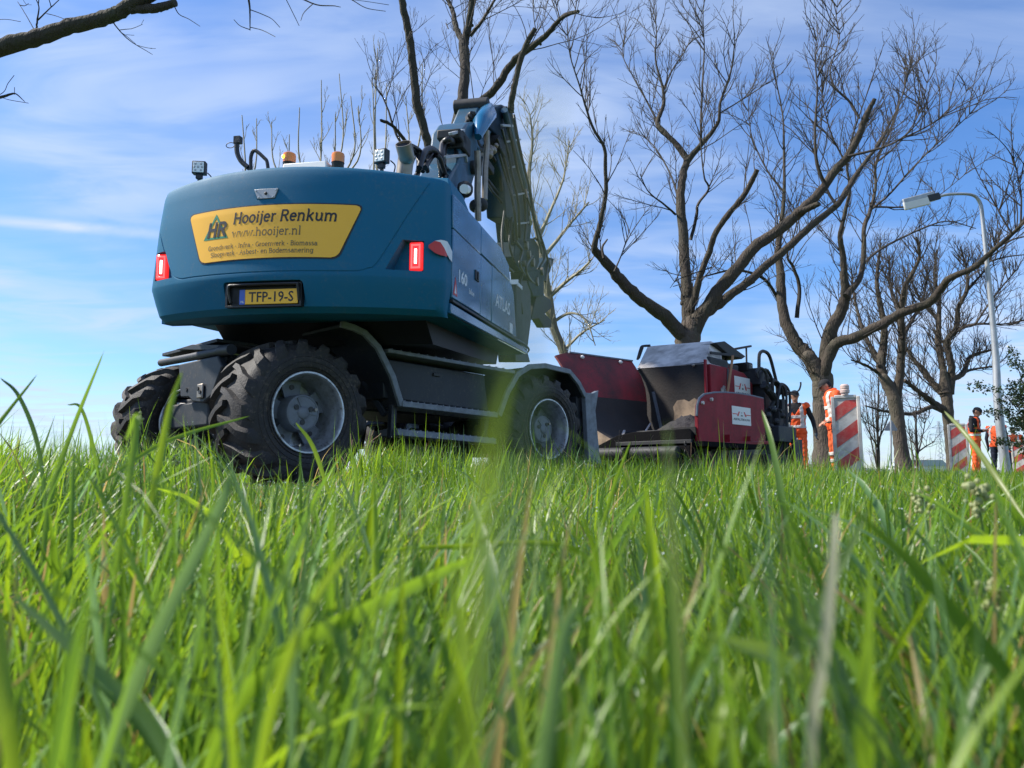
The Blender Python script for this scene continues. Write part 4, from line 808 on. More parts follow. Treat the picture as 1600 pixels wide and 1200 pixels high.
    # operator's console under its tilted canopy
    b = MB(); p = [kx(1118, 536, -.85), kx(1133, 533, -.85), kx(1166, 557, -.85), kx(1160, 561, -.85), kx(1140, 556, -.85)]; b.loft([[tuple(v) for v in p], [tuple(v-np.array([.75, 0, 0])) for v in p]]); B(b, 'console_canopy', 'iron', bevel=.015)
    b = MB(); b.bar(kx(1150, 545, -.9), kx(1172, 541, -.9), .06, .035); b.bar(kx(1166, 541, -.9), kx(1167, 585, -.9), .025, .025); b.bar(kx(1140, 553, -1.0), kx(1128, 572, -1.0), .04, .04); b.bar(kx(1110, 551, -.8), kx(1150, 556, -.8), .03, .04); B(b, 'console_bracket', 'iron', bevel=.004)
    b = MB(); b.box(kx(1160, 575, -.9), (.3, .18, .16)); B(b, 'driver_seat', 'black', bevel=.03)
    # hand rail and screed
    b = MB(); b.tube(curve([kx(1186, 590, -.55), kx(1186, 560, -.55), kx(1188, 551, -.55), kx(1194, 549, -.55), kx(1202, 556, -.55), kx(1209, 580, -.55), kx(1214, 605, -.55), kx(1214, 640, -.55)], 50), .028, 8); B(b, 'hand_rail', 'iron')
    def tb(pts, r, x_, m='iron', name='screed_hose', n=7): b = MB(); b.tube(curve([kx(a, c, x_) for a, c in pts], 24), r, n); return B(b, name, m)
    def bx(p0, p1, x_, d, m='iron', name='screed_frame', bev=.012):
        a, c = kx(*p0, x_), kx(*p1, x_); mb = MB(); mb.box((x_-d/2, (a[1]+c[1])/2, (a[2]+c[2])/2), (d, abs(a[1]-c[1]), abs(a[2]-c[2]))); return B(mb, name, m, bevel=bev)
    bx((1176, 735), (1196, 604), -.75, .5, name='rear_frame'); bx((1196, 640), (1210, 600), -.55, .3, name='valve_box'); bx((1190, 600), (1202, 577), -.55, .3, name='valve_box')
    bx((1200, 742), (1256, 712), -.2, 1.6, name='screed'); bx((1243, 742), (1254, 687), -.12, .05, 'frame', 'screed_end_plate'); bx((1218, 690), (1244, 668), -.15, .12, 'frame', 'control_box')
    bx((1206, 720), (1214, 640), -.4, .12); bx((1222, 738), (1227, 640), -.3, .1); bx((1226, 715), (1231, 625), -.3, .06); bx((1214, 668), (1232, 655), -.35, .2, name='valve_box'); bx((1196, 690), (1206, 650), -.6, .2)
    for pts, r in (([(1193, 601), (1210, 622), (1228, 650)], .06), ([(1198, 590), (1214, 600), (1228, 616)], .045), ([(1202, 640), (1214, 620), (1226, 606)], .03)): tb(pts, r, -.4, 'iron', 'screed_arm', 9)
    for k, pts in enumerate([[(1184, 590), (1182, 580), (1188, 575), (1196, 582), (1200, 600)], [(1188, 600), (1190, 582), (1198, 578), (1206, 592), (1208, 610)], [(1200, 612), (1208, 596), (1216, 598), (1222, 612), (1226, 640)], [(1212, 602), (1222, 600), (1230, 606), (1234, 620), (1234, 660)], [(1216, 660), (1222, 690), (1216, 715), (1222, 735)], [(1228, 690), (1236, 705), (1230, 730)], [(1206, 690), (1212, 700), (1210, 730)], [(1190, 640), (1198, 650), (1196, 690), (1202, 730)], [(1238, 690), (1240, 715), (1246, 735)], [(1218, 640), (1228, 652), (1238, 640)]]): tb(pts, .022, -.25-.05*(k % 4))
    tb([(1214, 640), (1218, 606), (1222, 602), (1228, 612), (1229, 628)], .02, -.3); tb([(1228, 612), (1240, 613), (1248, 610), (1251, 602), (1251, 597)], .014, -.2, 'iron', 'hook', 8)
    tb([(1230, 740), (1229, 640), (1228, 606)], .018, -.2, 'iron', 'depth_rod', 8)
    for px in (1186, 1192, 1200, 1212, 1228): tb([(px, 742), (px+1, 700), (px, 668)], .018, -.4, 'frame', 'screed_spindle', 6)
    tb([(1108, 735), (1118, 722), (1124, 708)], .05, -.35, 'step', 'lift_cylinder', 10)
    for k in range(10):
        b = MB(); c = kx(1188+k*4.2, 640+9*((k*7) % 5), -.3); b.ball(c, (.05, .06, .05), None, 8, 6); B(b, 'fitting', 'frame' if k % 2 else 'iron')
    # crawler tracks
    for xx in (-.55, -1.75):
        b = MB(); b.prism(arc(.62, .30, .24, .24, 90, 270, 8)+arc(2.75, .30, .24, .24, -90, 90, 8), (xx-.15, xx+.15), X); tr = B(b, 'crawler_track', 'rubber', bevel=.01)
        for k in range(22):
            b = MB(); b.box((xx, .62+k*.1, .045), (.32, .05, .05)); b.box((xx, .62+k*.1, .555), (.32, .05, .05)); B(b, 'track_pad', 'iron', tr)
        for y in (.62, 1.15, 1.7, 2.22, 2.75): b = MB(); b.tube([(xx+.14, y, .3), (xx+.17, y, .3)], .17, 16); B(b, 'track_wheel', 'frame', tr, bevel=.01)
    b = MB(); b.box((-1.15, 1.8, .55), (1.2, 2.2, .3)); B(b, 'chassis', 'iron', bevel=.02)
    for xx in (-.22, -.30): b = MB(); b.box((xx, .55+(.1 if xx < -.25 else .0), .32), (.05, .05, .3)); B(b, 'frame_post', 'frame')
make_paver()
def make_pile():
    n = 40; u = np.linspace(-1, 1, n); a, b = np.meshgrid(u, u, indexing='ij'); r = np.sqrt(a*a+b*b)
    h = np.clip(1-r, 0, 1)**.8*.42; h += RNG.normal(0, .012, h.shape)*(r < 1)
    x = -.62+a*.60; y = .85+b*.74; z = .49+h
    V = np.stack([x, y, z], -1).reshape(-1, 3) @ PV.A.T+PV.o; i = np.arange(n-1)[:, None]*n+np.arange(n-1)[None]
    me = raw_mesh('asphalt_pile', V, np.stack([i, i+n, i+n+1, i+1], -1).reshape(-1, 4), M['asphalt_mix'], True)
    tag(link('asphalt_pile', me), 'heap of hot black asphalt mix lying in the paver hopper', 'asphalt', kind='stuff')
make_pile()
def make_broom():
    a, b = PV.onx(1145, 556, -.62), PV.onx(1136, 618, -.62); a, b = PV.w(a), PV.w(b); o = empty('broom', b); tag(o, 'wooden handled broom standing against the red paver side panel', 'broom')
    mb = MB(); mb.tube([b-b, a-b], .02, 8); mb.build('handle', M['wood'], o)
    mb = MB(); d = (b-a)/np.linalg.norm(b-a); mb.bar((0, 0, 0), d*.10, .3, .06); mb.build('broom_head', M['wood'], o, bevel=.01)
make_broom()
# ------------------------------------------------------------------ barrier boards, lamp post, sign, pylon, far things
def make_barrier(base, rz, lamp, W=.34, H=1.02, z0=.10):
    o = empty('barrier_board', M=Matrix.Translation(base) @ Matrix.Rotation(rz, 4, 'Z'))
    b = MB(); t = .045
    b.box((0, 0, z0+H/2), (W, .03, H)); b.build('board', M['off_white'], o, bevel=.006)
    for c, d in (((-W/2-.008, 0, z0+H/2), (t, .06, H+.03)), ((W/2+.008, 0, z0+H/2), (t, .06, H+.03)), ((0, 0, z0+H+.012), (W-.03, .06, t)), ((0, 0, z0+.01), (W-.03, .06, t))):
        b = MB(); b.box(c, d); b.build('frame_rail', M['off_white'], o, bevel=.008)
    inner = W-.035
    for k in range(4):
        zc = z0-.02+k*.36; lo, hi = z0+.05, z0+H-.035; sl = .20; th = .18
        pts = [(-inner/2, zc), (inner/2, zc+sl), (inner/2, zc+sl+th), (-inner/2, zc+th)]
        # clip the slanted stripe to the board
        def clip(poly, lim, keep_above):
            out = []
            for i in range(len(poly)):
                p, q = poly[i], poly[(i+1) % len(poly)]; f = (lambda v: v[1] >= lim) if keep_above else (lambda v: v[1] <= lim)
                if f(p): out.append(p)
                if f(p) != f(q): s = (lim-p[1])/(q[1]-p[1]); out.append((p[0]+s*(q[0]-p[0]), lim))
            return out
        pts = clip(clip(pts, lo, True), hi, False)
        if len(pts) < 3: continue
        b = MB(); b.prism(pts, (-.0185, -.0155), Matrix(((1, 0, 0, 0), (0, 0, 1, 0), (0, 1, 0, 0), (0, 0, 0, 1)))); b.build('red_stripe', M['red_stripe'], o)
    b = MB(); b.box((0, 0, .05), (.42, .8, .09)); b.build('foot', M['black'], o, bevel=.02)
    b = MB()
    if lamp: b.lathe([(.045, 0), (.045, .03), (.06, .035), (.062, .07), (.05, .085), (.058, .09), (.058, .13), (.04, .15), (0, .152)], 20, Matrix.Translation((.0, 0, z0+H+.03))); b.build('warning_lamp', M['lamp_shell'], o)
    else: b.box((0, 0, z0+H+.06), (.09, .05, .11)); b.build('handle', M['off_white'], o, bevel=.01)
    return o
M['lamp_shell'] = mat('unlit_lamp_shell', (.55, .42, .38), .4, var=.1)
GRP = 'red and white barrier boards along the works'
c = P(1327, 740, 9.9); tag(make_barrier((c[0], c[1], .0), radians(-23), True, W=.30), 'large red and white striped barrier board with a lamp on top, beside the leaning worker', 'barrier board', GRP)
c = P(1501, 740, 15.3); tag(make_barrier((c[0], c[1], .0), radians(-28), False, W=.30, H=1.0), 'striped barrier board with a stub handle, left of the worker reading a phone', 'barrier board', GRP)
c = P(1596, 740, 21.5); tag(make_barrier((c[0], c[1], -.05), radians(-30), False, W=.34, H=.9), 'half hidden red and white barrier board at the right edge beyond the lamp post', 'barrier board', GRP)
c = P(700, 740, 12.2); tag(make_barrier((c[0], c[1], -.52), radians(10), False, W=.30, H=.86), 'low red and white barrier board seen under the excavator between its wheels', 'barrier board', GRP)
def make_lamp():
    Y = 17.0; b0 = P(1571, 742, Y); o = empty('street_lamp', (b0[0], b0[1], -.05)); tag(o, 'tall grey street lamp post with curved arm and flat white lamp head', 'street lamp')
    pts = [(1573, 745), (1560, 640), (1556, 560), (1549, 480), (1543, 420), (1538, 370), (1535, 340), (1533, 322), (1528, 311), (1520, 305), (1505, 303), (1480, 304), (1464, 308)]
    w = [14.5, 12.5, 10, 8, 7, 6.4, 6, 5.4, 5, 4.7, 4.5, 4.5, 4.5]
    pp = [P(a, c, Y)-np.array([b0[0], b0[1], -.05]) for a, c in pts]; path = curve(pp, 48); rad = np.interp(np.linspace(0, 1, len(path)), np.linspace(0, 1, len(w)), w)/2/FOC*Y
    mb = MB(); mb.tube(path, rad, 14); mb.build('pole', M['alu'], o)
    a, c = P(1468, 306, Y)-np.array([b0[0], b0[1], -.05]), P(1412, 320, Y)-np.array([b0[0], b0[1], -.05])
    d = (c-a)/np.linalg.norm(c-a); mb = MB(); mb.bar(a, a+d*.30, .16, .08, (0, 1, 0)); mb.build('lamp_bracket', M['frame'], o, bevel=.01)
    mb = MB(); mb.bar(a+d*.12+np.array([0, 0, .03]), c+np.array([0, 0, .02]), .24, .06, (0, 1, 0)); h = mb.build('lamp_head', M['alu'], o, bevel=.02)
    mb = MB(); mb.bar(a+d*.26+np.array([0, 0, -.05]), c+np.array([0, 0, -.045]), .20, .065, (0, 1, 0)); mb.build('lamp_cover', M['white'], h, bevel=.025)
make_lamp()
def make_road_sign():
    Y = 21.5; b0 = P(1393, 742, Y); o = empty('warning_sign', (b0[0], b0[1], -.05)); tag(o, 'triangular road sign seen from its grey back beside a tree trunk', 'road sign')
    q = lambda a, c: P(a, c, Y)-np.array([b0[0], b0[1], -.05]); mb = MB(); t = [q(1380, 673), q(1404, 673), q(1392, 655)]; cen = sum(t)/3
    for i in range(3): pass
    tri = []
    for p in t:
        for s in (-1, 1): pass
    r = []
    for i in range(3):
        p = t[i]; a, b = t[i-1]-p, t[(i+1) % 3]-p; r += [p+a/np.linalg.norm(a)*.05, p+b/np.linalg.norm(b)*.05]
    mb.loft([[tuple(v) for v in r], [tuple(v+np.array([0, .015, 0])) for v in r]]); mb.build('sign_plate', M['sign_grey'], o)
    mb = MB(); mb.tube([q(1392, 745), q(1392, 657)], .03, 8); mb.build('post', M['alu'], o)
make_road_sign()
def make_pylon():
    Y = 420.0; b0 = P(1472, 741, Y); o = empty('power_pylon', (b0[0], b0[1], 0)); tag(o, 'distant pale steel power pylon on the horizon between tree trunks', 'pylon')
    mb = MB(); H = 30
    def wdt(z): return max(.5, 3.2*(1-z/H)**1.2)
    for s in (-1, 1):
        for t in (-1, 1): mb.tube([(s*wdt(z), t*wdt(z), z) for z in np.linspace(0, H, 8)], .16, 4)
    zs = np.linspace(0, H*.95, 12)
    for a, b in zip(zs[:-1], zs[1:]):
        mb.bar((-wdt(a), 0, a), (wdt(b), 0, b), .16, .16); mb.bar((wdt(a), 0, a), (-wdt(b), 0, b), .16, .16)
    for z, L in ((18, 5), (22, 6), (26, 4)): mb.bar((-L, 0, z), (L, 0, z), .25, .3, (0, 1, 0)); mb.bar((-L, 0, z), (0, 0, z+1.8), .15, .15, (0, 1, 0)); mb.bar((L, 0, z), (0, 0, z+1.8), .15, .15, (0, 1, 0))
    l = mb.build('lattice', M['pylon'], o, smooth=0); l['kind'] = 'stuff'
make_pylon()
def make_far():
    # low belt of far trees along the horizon, one mass
    n = 900; V = []; F = []; r = np.random.default_rng(5)
    for k in range(n):
        az = r.uniform(-1.0, 1.0); d = r.uniform(380, 620); x, y = d*sin(az), d*cos(az); h = r.uniform(2.0, 6.5)*(1+.5*sin(az*9)); w = r.uniform(3, 8); b = len(V)
        m = 7; pts = []
        for i in range(m):
            for j in range(4):
                a = 2*pi*i/m; rr = [1, 1.05, .75, .15][j]*r.uniform(.8, 1.2); pts.append((x+w*rr*cos(a), y+w*rr*sin(a), -.5+h*[0, .45, .8, 1][j]*r.uniform(.9, 1.1)))
        V += pts
        for i in range(m):
            i2 = (i+1) % m
            for j in range(3): F.append((b+i*4+j, b+i2*4+j, b+i2*4+j+1, b+i*4+j+1))
    me = raw_mesh('far_woodland', V, F, M['far_wood'], True); tag(link('far_woodland', me), 'low belt of distant woodland along the horizon', 'woodland', kind='stuff')
    c = P(1432, 741, 150.0); o = empty('farmhouse', (c[0], c[1], -.4)); tag(o, 'small pale farm building far away on the horizon', 'farm building')
    mb = MB(); mb.box((0, 0, 1.0), (9, 6, 2.0)); mb.build('wall', M['far_house'], o)
    mb = MB(); mb.prism([(-4.8, 2.0), (4.8, 2.0), (3.6, 3.2), (-3.6, 3.2)], (-3.2, 3.2), Matrix(((1, 0, 0, 0), (0, 0, 1, 0), (0, 1, 0, 0), (0, 0, 0, 1)))); mb.build('roof', M['pylon'], o)
make_far()

# ------------------------------------------------------------------ people
def capsule(mb, a, b, ra, rb, n=12):
    a = np.array(a, float); b = np.array(b, float); t = b-a; L = np.linalg.norm(t); t /= L; path = []; rad = []
    for k in range(4): ang = pi/2*k/4; path.append(a-t*ra*cos(ang)); rad.append(max(ra*sin(ang), .002))
    for k in range(5): path.append(a+t*L*k/4); rad.append(ra+(rb-ra)*k/4)
    for k in range(1, 5): ang = pi/2*k/4; path.append(b+t*rb*sin(ang)); rad.append(max(rb*cos(ang), .002))
    mb.tube(path, rad, n)
def lerp(a, b, t): return tuple(np.array(a)*(1-t)+np.array(b)*t)
def make_person(loc, face, J, look, style, S=1.0):
    """J: joints in metres (x right, y forward, z up); one remeshed body, clothes are offset shells of it"""
    mb = MB(); samp = []                                              # samples (point, radius, region)
    def cap(a, b, ra, rb, reg):
        capsule(mb, a, b, ra, rb)
        for t in np.linspace(0, 1, 9): samp.append((*lerp(a, b, t), ra+(rb-ra)*t, reg))
    pel, chest, neck, head = [np.array(J[k], float) for k in ('pelvis', 'chest', 'neck', 'head')]
    # trunk: elliptic rings from crotch to neck
    rings = []; cs = [(pel+np.array([0, 0, -.10]), .10, .09), (pel+np.array([0, 0, -.05]), .155, .115), (pel, .168, .122), (lerp(pel, chest, .35), .155, .112), (lerp(pel, chest, .7), .168, .118), (chest, .182, .122), (lerp(chest, neck, .5), .175, .105), (lerp(chest, neck, .82), .12, .085), (neck, .062, .062)]
    for c, rx, ry in cs: a = np.arange(20)*2*pi/20; rings.append([tuple(np.array(c)+np.array([rx*cos(t), ry*sin(t), 0])) for t in a])
    mb.loft(rings)
    for c, rx, ry in cs[:8]:
        for dx in (-.6, -.3, 0, .3, .6): samp.append((c[0]+dx*rx, c[1], c[2], ry*.9, 'hip' if c[2] < pel[2]+.04 else 'torso'))
    cap(neck-np.array([0, 0, .03]), head-np.array([0, 0, .06]), .056, .052, 'skin')
    R = np.array((Matrix.Rotation(look[0], 3, 'Z') @ Matrix.Rotation(look[1], 3, 'X')))
    hp = lambda v: head+R @ np.array(v, float)
    mb.ball(head+R @ np.array([0, -.005, .01]), (.074, .095, .108), R, 18, 14); samp.append((*head, .10, 'skin')); mb.ball(hp((0, .035, -.055)), (.055, .055, .055), R, 12, 10); samp.append((*hp((0, .035, -.055)), .06, 'skin'))
    capsule(mb, hp((0, .088, .02)), hp((0, .108, -.018)), .010, .016, 8)                     # nose
    mb.ball(hp((0, .082, .035)), (.05, .018, .012), R, 10, 6); mb.ball(hp((0, .082, -.055)), (.026, .014, .010), R, 8, 6)     # brow, mouth
    for s in (-1, 1): mb.ball(hp((s*.076, -.01, 0)), (.012, .022, .032), R, 8, 6)              # ears
    for s, n in ((-1, 'l'), (1, 'r')):
        sh, el, wr = J['sh_'+n], J['el_'+n], J['wr_'+n]; cap(lerp(chest, sh, .6), sh, .075, .066, 'torso'); cap(sh, el, .062, .046, 'arm'); cap(el, wr, .046, .034, 'arm')
        # hand: palm, four fingers, thumb
        d = np.array(J['hand_'+n], float); d /= np.linalg.norm(d); up = np.array(J.get('palm_'+n, (0, 0, 1)), float); sd = np.cross(d, up); sd /= np.linalg.norm(sd); up = np.cross(sd, d); w = np.array(wr, float)
        cap(w, w+d*.045, .032, .036, 'hand')
        for q, Lf in zip((-1.5, -.5, .5, 1.5), (.062, .074, .078, .068)):
            k0 = w+d*.075+sd*q*.019; k1 = k0+d*Lf*.5-up*.010; k2 = k1+d*Lf*.35-up*.034; cap(k0-d*.02, k1, .0115, .010, 'hand'); cap(k1, k2, .010, .0085, 'hand')
        t0 = w+d*.03-sd*.03*s; t1 = t0+d*.035-sd*.022*s; cap(t0, t1, .013, .011, 'hand'); cap(t1, t1+d*.028-up*.014, .011, .009, 'hand')
        hi, kn, an = J['hip_'+n], J['kn_'+n], J['an_'+n]; cap(hi, kn, .092, .062, 'leg'); cap(kn, an, .060, .046, 'leg')
        toe = np.array(an, float)+np.array([.0, .16, -.045]); cap(np.array(an)+np.array([0, -.04, -.04]), toe, .046, .04, 'boot')
    me = mb.mesh('person', M['skin'], 0); tmp = bpy.data.objects.new('person', me); COL.objects.link(tmp)
    rm = tmp.modifiers.new('join', 'REMESH'); rm.mode = 'VOXEL'; rm.voxel_size = .0115; sm = tmp.modifiers.new('soft', 'SMOOTH'); sm.factor = .5; sm.iterations = 3
    dg = bpy.context.evaluated_depsgraph_get(); dg.update(); body = bpy.data.meshes.new_from_object(tmp.evaluated_get(dg)); bpy.data.objects.remove(tmp)
    n = len(body.vertices); V = np.empty(n*3, np.float32); body.vertices.foreach_get('co', V); V = V.reshape(-1, 3)
    N = np.empty(n*3, np.float32); body.vertices.foreach_get('normal', N); N = N.reshape(-1, 3)
    Fv = np.array([list(p.vertices) for p in body.polygons if len(p.vertices) == 4], np.int32); C = V[Fv].mean(1)
    SP = np.array([s[:4] for s in samp]); regs = np.array([s[4] for s in samp]); best = np.full(len(C), 9e9); ri = np.zeros(len(C), int)
    for i in range(len(SP)):
        dd = np.linalg.norm(C-SP[i, :3], axis=1)-SP[i, 3]; m = dd < best; best[m] = dd[m]; ri[m] = i
    reg = regs[ri]
    idx = {'skin': 0, 'hand': 1, 'arm': 2, 'torso': 2, 'hip': 3, 'leg': 3, 'boot': 4}
    o = None; body.materials.clear()
    for m in (M['skin'], style['hand'], style['sleeve'], style['trousers'], M['black']): body.materials.append(m)
    mi = np.zeros(len(body.polygons), np.int32); qi = [i for i, p in enumerate(body.polygons) if len(p.vertices) == 4]; mi[qi] = [idx[r] for r in reg]
    body.polygons.foreach_set('material_index', mi); body.polygons.foreach_set('use_smooth', np.ones(len(body.polygons), bool)); body.name = 'person'
    o = link('person', body, None, Matrix.Translation(loc) @ Matrix.Rotation(face, 4, 'Z') @ Matrix.Scale(S, 4))
    wr_ = lambda p, f=1.: .006*np.sin(p[:, 2]*38+5*np.sin(p[:, 0]*17))+.004*np.sin(p[:, 2]*71+p[:, 0]*40)
    def shell(name, mask, off, m, parent):
        f = Fv[mask]
        if len(f) == 0: return None
        u, inv = np.unique(f, return_inverse=True); v = V[u]+N[u]*(off+wr_(V[u])*.6)[:, None]; mm = raw_mesh(name, v, inv.reshape(-1, 4), m, True); q = link(name, mm, parent); sol = q.modifiers.new('cloth', 'SOLIDIFY'); sol.thickness = .005; return q
    z = C[:, 2]; x = C[:, 0]; tors = (reg == 'torso') | (reg == 'hip'); leg = (reg == 'leg') | (reg == 'hip'); cz = chest[2]; pz = pel[2]
    tr = shell('trousers', leg & (z < pz+.06), .013, style['trousers'], o)
    if style.get('leg_bands'):
        for h in (.32, .44): shell('reflective_band', (reg == 'leg') & (np.abs(z-h) < .028), .024, M['reflect'], tr)
    if style['top'] in ('vest', 'jacket'):
        vm = tors & (z > pz-.06)
        if style['top'] == 'vest':
            nk = np.abs(x)-np.clip((z-(cz-.07))*.62, 0, .2); vm &= ~((nk < 0) & (C[:, 1] > chest[1]-.02)) & (z < neck[2]-.005)
            if style.get('open'): vm &= ~((np.abs(x) < .11) & (C[:, 1] > 0))
        else: vm = (tors & (z > pz-.16)) | (reg == 'arm')
        v = shell('vest' if style['top'] == 'vest' else 'jacket', vm, .020, style['vest'], o)
        for h in style.get('bands', (cz-.30, cz-.10)): shell('reflective_band', tors & vm & (np.abs(z-h) < .027), .029, M['reflect'], v)
        shell('reflective_band', vm & tors & (np.abs(np.abs(x)-.115) < .026) & (z > cz-.30), .031, M['reflect'], v)
        if style['top'] == 'jacket':
            for t in (.55,):
                for n in 'lr':
                    e, w = np.array(J['el_'+n]), np.array(J['wr_'+n]); c = lerp(e, w, t); ax = (w-e)/np.linalg.norm(w-e); dd = (C-np.array(c)) @ ax; shell('reflective_band', (reg == 'arm') & (np.abs(dd) < .028) & (np.linalg.norm(C-np.array(c), axis=1) < .1), .029, M['reflect'], v)
            hb = MB(); a = np.arange(17)/16*2*pi; hb.tube([neck+np.array([.085*cos(t), .075*sin(t)-.01, .015-.03*sin(t)]) for t in a], .035, 8, False); hb.build('collar', style['vest'], o)
    if style['top'] == 'overalls':
        v = shell('bib', tors & (z < cz-.10) & (z > pz-.05), .020, style['vest'], o)
        shell('shoulder_strap', tors & (np.abs(np.abs(x)-.095-.03*(z-cz)) < .026) & (z >= cz-.12), .020, style['vest'], o); shell('reflective_band', tors & (np.abs(z-(pz+.10)) < .03), .030, M['reflect'], v)
        hb = MB(); a = np.arange(17)/16*2*pi; hb.tube([neck+np.array([.08*cos(t), .07*sin(t)-.03, -.005-.02*sin(t)]) for t in a], .034, 8, False); hb.build('hood', style['sleeve'], o)
    # cap with a peak, hair showing under it
    Hm = Matrix.Translation(head) @ Matrix.Rotation(look[0], 4, 'Z') @ Matrix.Rotation(look[1], 4, 'X')
    c = MB(); rings = []
    for k in range(7):
        t = k/6*pi/2; a = np.arange(20)*2*pi/20; rings.append([(.084*cos(t)*cos(q)+0, -.006+.104*cos(t)*sin(q), .035+.085*sin(t)) for q in a])
    c.loft(rings); cp = c.build('cap', style['cap'], o, Hm)
    c = MB(); a = np.linspace(radians(20), radians(160), 12); c.loft([[(.078*cos(q), .085*sin(q), .038+.006*sin(q)) for q in a]+[(.078*cos(q), .07*sin(q)+.095*sin(q)**.8, .030-.0*q) for q in a[::-1]], [(.078*cos(q), .085*sin(q), .044+.006*sin(q)) for q in a]+[(.078*cos(q), .07*sin(q)+.095*sin(q)**.8, .036) for q in a[::-1]]]); c.build('cap_peak', style['cap'], cp)
    h = MB(); h.ball((0, -.022, .0), (.079, .088, .075), None, 16, 10); h.build('hair', M['cloth_black'], o, Hm)
    e = MB()
    for s in (-1, 1): e.ball((s*.03, .084, .012), (.012, .008, .007), None, 8, 6)
    e.build('eye', M['ink'], o, Hm)
    return o
def pose(**k):
    J = dict(pelvis=(0, 0, .95), chest=(0, .01, 1.32), neck=(0, .02, 1.50), head=(0, .04, 1.66), sh_l=(-.195, .01, 1.43), sh_r=(.195, .01, 1.43), el_l=(-.27, -.02, 1.13), el_r=(.27, -.02, 1.13), wr_l=(-.28, .06, .88), wr_r=(.28, .06, .88), hand_l=(0, .15, -1), hand_r=(0, .15, -1), palm_l=(1, 0, 0), palm_r=(-1, 0, 0),
             hip_l=(-.09, 0, .93), hip_r=(.09, 0, .93), kn_l=(-.12, .02, .50), kn_r=(.12, .02, .50), an_l=(-.14, -.02, .09), an_r=(.14, -.02, .09)); J.update(k); return J
ORG = M['orange']
c = P(1248, 742, 14.4)
w1 = make_person((c[0], c[1], 0), radians(150), pose(el_l=(-.30, -.05, 1.16), wr_l=(-.36, .02, .90), el_r=(.28, .10, 1.18), wr_r=(.16, .34, 1.14), hand_r=(-.1, 1, 0), palm_r=(0, 0, 1), head=(0, .05, 1.64)), (radians(28), radians(-14)), dict(top='vest', vest=ORG, sleeve=M['cloth_black'], trousers=ORG, hand=M['glove'], cap=M['cloth_black']), .98)
tag(w1, 'person in orange vest over black sleeves standing at the rear of the red paver', 'person', 'road workers in orange clothing')
c = P(1309, 742, 13.0)
w2 = make_person((c[0], c[1], 0), radians(80), pose(head=(0, .13, 1.60), neck=(0, .06, 1.49), el_l=(-.25, .02, 1.14), wr_l=(-.20, .10, .98), el_r=(.26, -.08, 1.14), wr_r=(.20, .10, .98), hand_l=(.3, 1, -.2), hand_r=(-.3, 1, -.2), palm_l=(0, 0, 1), palm_r=(0, 0, 1)), (0, radians(-32)), dict(top='jacket', vest=ORG, sleeve=ORG, trousers=M['orange_old'], hand=M['skin'], cap=M['cloth_black'], leg_bands=True), 1.03)
tag(w2, 'person in orange jacket and cap looking down, partly behind the large barrier board', 'person', 'road workers in orange clothing')
c = P(1527, 742, 18.3)
w3 = make_person((c[0], c[1], 0), radians(-135), pose(head=(0, .10, 1.62), neck=(0, .05, 1.49), el_l=(-.25, .04, 1.15), wr_l=(-.09, .19, 1.15), el_r=(.25, .0, 1.15), wr_r=(.09, .19, 1.15), hand_l=(.5, .8, .2), hand_r=(-.5, .8, .2), palm_l=(0, 0, 1), palm_r=(0, 0, 1)), (0, radians(-30)), dict(top='overalls', vest=ORG, sleeve=M['cloth_black'], trousers=ORG, hand=M['skin'], cap=M['cloth_black']), 1.0)
tag(w3, 'person in black hoodie and orange bib overalls looking down at a phone', 'person', 'road workers in orange clothing')
Rz = Matrix.Rotation(radians(-135), 4, 'Z'); ph = Matrix.Translation((c[0], c[1], 0)) @ Rz @ Vector((0, .29, 1.19)); b = MB(); b.box((0, 0, 0), (.08, .15, .012)); tag(b.build('mobile_phone', M['alu'], None, Matrix.Translation(ph) @ Rz @ Matrix.Rotation(radians(40), 4, 'X'), bevel=.004), 'grey mobile phone held by the worker in bib overalls', 'phone')
c = P(1562, 742, 19.5)
w4 = make_person((c[0], c[1], -.02), radians(-60), pose(head=(0, .12, 1.60), neck=(0, .06, 1.48)), (0, radians(-20)), dict(top='vest', open=True, vest=ORG, sleeve=M['cloth_navy'], trousers=M['cloth_navy'], hand=M['glove'], cap=M['cloth_black'], bands=()), .93)
tag(w4, 'person in dark jacket and open orange vest half hidden behind the lamp post', 'person', 'road workers in orange clothing')
c = P(1588, 742, 23.0)
w5 = make_person((c[0], c[1], -.05), radians(150), pose(wr_l=(-.12, .24, 1.0), hand_l=(.5, .8, 0), palm_l=(0, 0, 1)), (0, radians(-25)), dict(top='vest', vest=ORG, sleeve=M['orange_old'], trousers=M['cloth_navy'], hand=M['glove'], cap=M['cloth_black']), .90)
tag(w5, 'person in orange vest and dark trousers under the bush at the far right', 'person', 'road workers in orange clothing')
